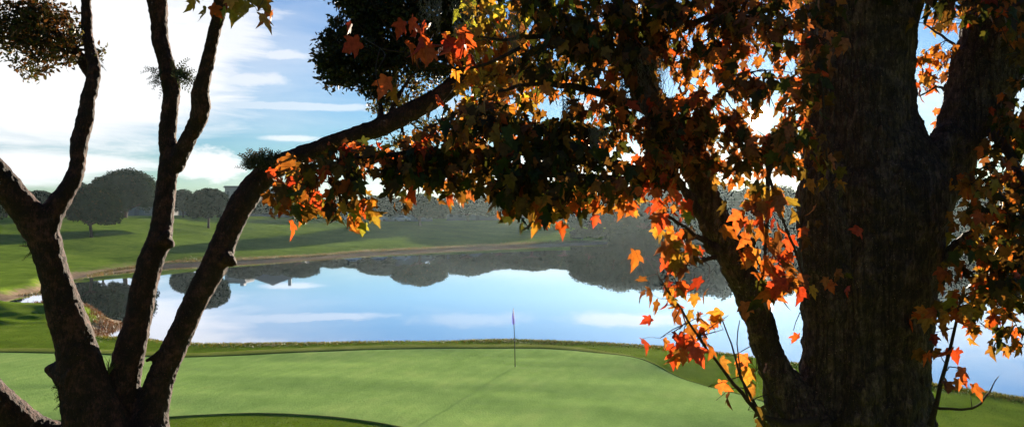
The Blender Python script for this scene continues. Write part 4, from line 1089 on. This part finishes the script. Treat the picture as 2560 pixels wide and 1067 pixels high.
PF = [(0.04, 0.07, 0.045), (0.07, 0.10, 0.06), (0.02, 0.035, 0.02)]
PD = [(0.02, 0.025, 0.012), (0.04, 0.045, 0.02), (0.07, 0.05, 0.02)]
fern(440, 188, 7.25, 26, .16, 68, 'feathery grey green fern on the right of the middle stem high up', 1, 30, PF)
fern(404, 190, 7.25, 18, .11, 62, 'small feathery fern on the left of the middle stem high up', 2, 195, PF)
fern(656, 418, 7.1, 80, .17, 62, 'bushy tuft of small leaves on top of the curved stem bend', 3, 95, PD, 'leafy_shoots', 'plant', bushy=True)
fern(84, 612, 6.7, 12, .07, 60, 'spiky tuft on the left side of the first stem', 4, 190, PD, 'fern')
fern(96, 640, 6.7, 8, .05, 60, 'tiny tuft just below the spiky tuft on the first stem', 5, 200, PD, 'fern')
fern(158, 955, 6.75, 14, .07, 50, 'dark tuft low on the left of the tree base', 6, 200, PD, 'fern')
fern(162, 990, 6.75, 12, .07, 50, 'dark tuft lowest on the left of the tree base', 7, 220, PD, 'fern')
fern(244, 150, 7.1, 9, .05, 70, 'little leaf tuft on the right of the thin left stem', 8, 20, PD, 'fern')
# grass tuft in the fork
o = empty('grass_tuft', tuple(P(272, 935, 6.9)), 'tuft of narrow blades growing in the fork between first and middle stem', 'plant')
r = random.Random(4); V = []; Fc = []; k = 0
for i in range(26):
    a = math.radians(100 + r.uniform(-42, 42)); l = r.uniform(.07, .19); d = np.array((math.cos(a), r.uniform(-.3, .3), math.sin(a))); s_ = np.array((.0035, 0, 0)); bnd = np.array((r.uniform(-.04, .04), 0, -.02))
    V.append(np.array([-s_, s_, d * l * .5 + s_ * .8, d * l + bnd, d * l * .5 - s_ * .8])); Fc.append(np.arange(5)[None] + k); k += 5
mesh_obj('blades', np.concatenate(V), np.concatenate(Fc), M_blade, o, colors=np.repeat([[.16, .18, .05]], len(V), 0))


def moss(px, py, Y, L, W, n, label, seed):
    r = random.Random(seed); top = P(px, py, Y); o = empty('spanish_moss', tuple(top), label, 'moss', 'spanish moss hanging in the boughs'); b = MB()
    for i in range(n):
        l = L * r.uniform(.35, 1.0); x0, y0 = r.gauss(0, W * .4), r.gauss(0, W * .3); p = []
        ph, am = r.uniform(0, 6), r.uniform(.006, .02); tw = r.uniform(14, 30)
        for t in np.linspace(0, 1, 14): p.append((x0 * (1 - .3 * t) + am * math.sin(ph + tw * t), y0 + am * math.cos(ph + tw * t * .8), -l * t + .01 * math.sin(tw * t * 1.7)))
        b.tube(np.array(p), .0014, 3)
    b.build('strands', M_moss, o, False)


moss(1285, 30, 4.9, .52, .05, 26, 'pale tangled moss hanging through the yellow leaves', 1)
moss(1490, 320, 5.0, .32, .06, 40, 'thin moss string hanging before the dark leaves below the bare branch', 2)
moss(1160, 0, 5.0, .30, .10, 22, 'moss curtain hanging from the top left of the maple leaves', 3)
moss(1620, 150, 5.4, .50, .16, 110, 'thick grey moss on the upper slanting limb', 4)
moss(1660, 260, 5.4, .36, .14, 90, 'moss clump lower on the upper slanting limb', 5)
moss(1860, 10, 5.2, .36, .14, 70, 'moss clump at the top right beside the trunk', 6)
moss(1560, 200, 5.3, .22, .05, 24, 'short moss strings under the bare branch', 7)
moss(1420, 250, 5.2, .22, .06, 20, 'wispy moss in the pale gap below the bare branch', 8)
moss(1080, 0, 5.3, .22, .12, 30, 'brown moss over the dark oak foliage', 9)

# ------------------------------------------------------------------ grass blades along the banks
def blades(xy, hmin, hmax, seed, pal, wd=.012):
    r = np.random.default_rng(seed); n = len(xy); z = terrain(xy[:, 0], xy[:, 1]) - .01
    p = np.column_stack([xy, z]); h = r.uniform(hmin, hmax, n)[:, None]
    a = r.uniform(0, 6.28, n); s = np.stack([np.cos(a), np.sin(a), a * 0], 1) * wd
    l = np.column_stack([r.normal(0, .35, n), r.normal(0, .35, n), np.ones(n)])
    v = np.stack([p - s, p + s, p + l * h * .6 + s * .6, p + l * h + np.column_stack([r.normal(0, .02, n)] * 2 + [0 * a])], 1).reshape(-1, 3)
    pal = np.array(pal); return v, np.arange(4 * n).reshape(n, 4), pal[r.integers(0, len(pal), n)] * r.uniform(.7, 1.2, (n, 1))


r = np.random.default_rng(12)
cr_px = [(2700, 1030), (2560, 1003), (2350, 970), (2100, 923), (1900, 892), (1700, 872), (1500, 856), (1290, 849), (1000, 853), (800, 858), (600, 862), (470, 860), (400, 847), (240, 842)]
cp = np.array([G(*a) for a in cr_px]); seg = np.linalg.norm(np.diff(cp, axis=0), axis=1); tt = np.concatenate([[0], np.cumsum(seg)])
u = r.uniform(0, tt[-1], 26000); bx = np.interp(u, tt, cp[:, 0]); by = np.interp(u, tt, cp[:, 1]) + r.normal(.5, .55, len(u))
v, f, c = blades(np.column_stack([bx, by]), .03, .11, 1, [(.07, .12, .015), (.11, .15, .02), (.16, .15, .04)])
tag(mesh_obj('bank_grass', v, f, M_blade, colors=c), 'rough grass edging the near bank behind the putting green', 'grass', kind='stuff')
q = np.array([G(a, b_, -.6) for a, b_ in ((310, 802), (262, 792), (190, 782), (120, 780))]); q2 = np.array([G(a, b_, -.6) for a, b_ in ((305, 806), (285, 818), (250, 828), (222, 838))])
pts = []
for qq, nn in ((q, 3500), (q2, 3500)):
    sg = np.concatenate([[0], np.cumsum(np.linalg.norm(np.diff(qq, axis=0), axis=1))]); u = r.uniform(0, sg[-1], nn)
    pts.append(np.column_stack([np.interp(u, sg, qq[:, 0]) - np.abs(r.normal(0, .6, nn)), np.interp(u, sg, qq[:, 1]) + r.normal(0, .5, nn)]))
v, f, c = blades(np.concatenate(pts), .06, .22, 2, [(.09, .04, .02), (.12, .06, .03), (.07, .055, .02)], .012)
tag(mesh_obj('dry_sedge', v, f, M_blade, colors=c), 'rusty dry sedge on the tip of the little spit', 'grass', kind='stuff')
n_ = 26000; fx_ = r.uniform(0, 1, n_); fp = np.array(far); sg = np.concatenate([[0], np.cumsum(np.linalg.norm(np.diff(fp, axis=0), axis=1))])
u = r.uniform(0, min(sg[-1], 250), n_); xx = np.interp(u, sg, fp[:, 0]); yy = np.interp(u, sg, fp[:, 1]) + np.abs(r.normal(2.2, 1.6, n_)) + 3.2
v, f, c = blades(np.column_stack([xx, yy]), .08, .28, 3, [(.09, .12, .03), (.14, .14, .05), (.20, .15, .08)], .03)
tag(mesh_obj('shore_grass', v, f, M_blade, colors=c), 'tufted grass along the far shore of the lake', 'grass', kind='stuff')

n_ = 110000; yy = 22 + 24 * r.random(n_) ** 1.25; xx = r.uniform(-.60, .60, n_) * yy
kp = ~in_poly(xx, yy, GREEN) & (dist_poly(xx, yy, GREEN) > .05) & ~in_poly(xx, yy, LAKE)
v, f, c = blades(np.column_stack([xx[kp], yy[kp]]), .008, .026, 6, [(.08, .14, .01), (.11, .17, .013), (.13, .19, .016)], .008)
tag(mesh_obj('rough_tufts', v, f, M_blade, colors=c), 'uncut grass round the putting green', 'grass', kind='stuff')

# ------------------------------------------------------------------ morning haze
b = MB(); b.box((0, 0, 11.5), (1400, 1400, 30)); 
m, n = newmat('haze_air')
pv = n.new('ShaderNodeVolumePrincipled'); pv.inputs['Density'].default_value = HAZE; pv.inputs['Color'].default_value = (0.72, 0.93, 1.0, 1); pv.inputs['Anisotropy'].default_value = 0.6
o_ = n.new('ShaderNodeOutputMaterial'); n.l.new(pv.outputs[0], o_.inputs['Volume'])
hz = b.build('haze', m); tag(hz, 'thin morning haze over the lake and lawns', 'haze', kind='stuff')
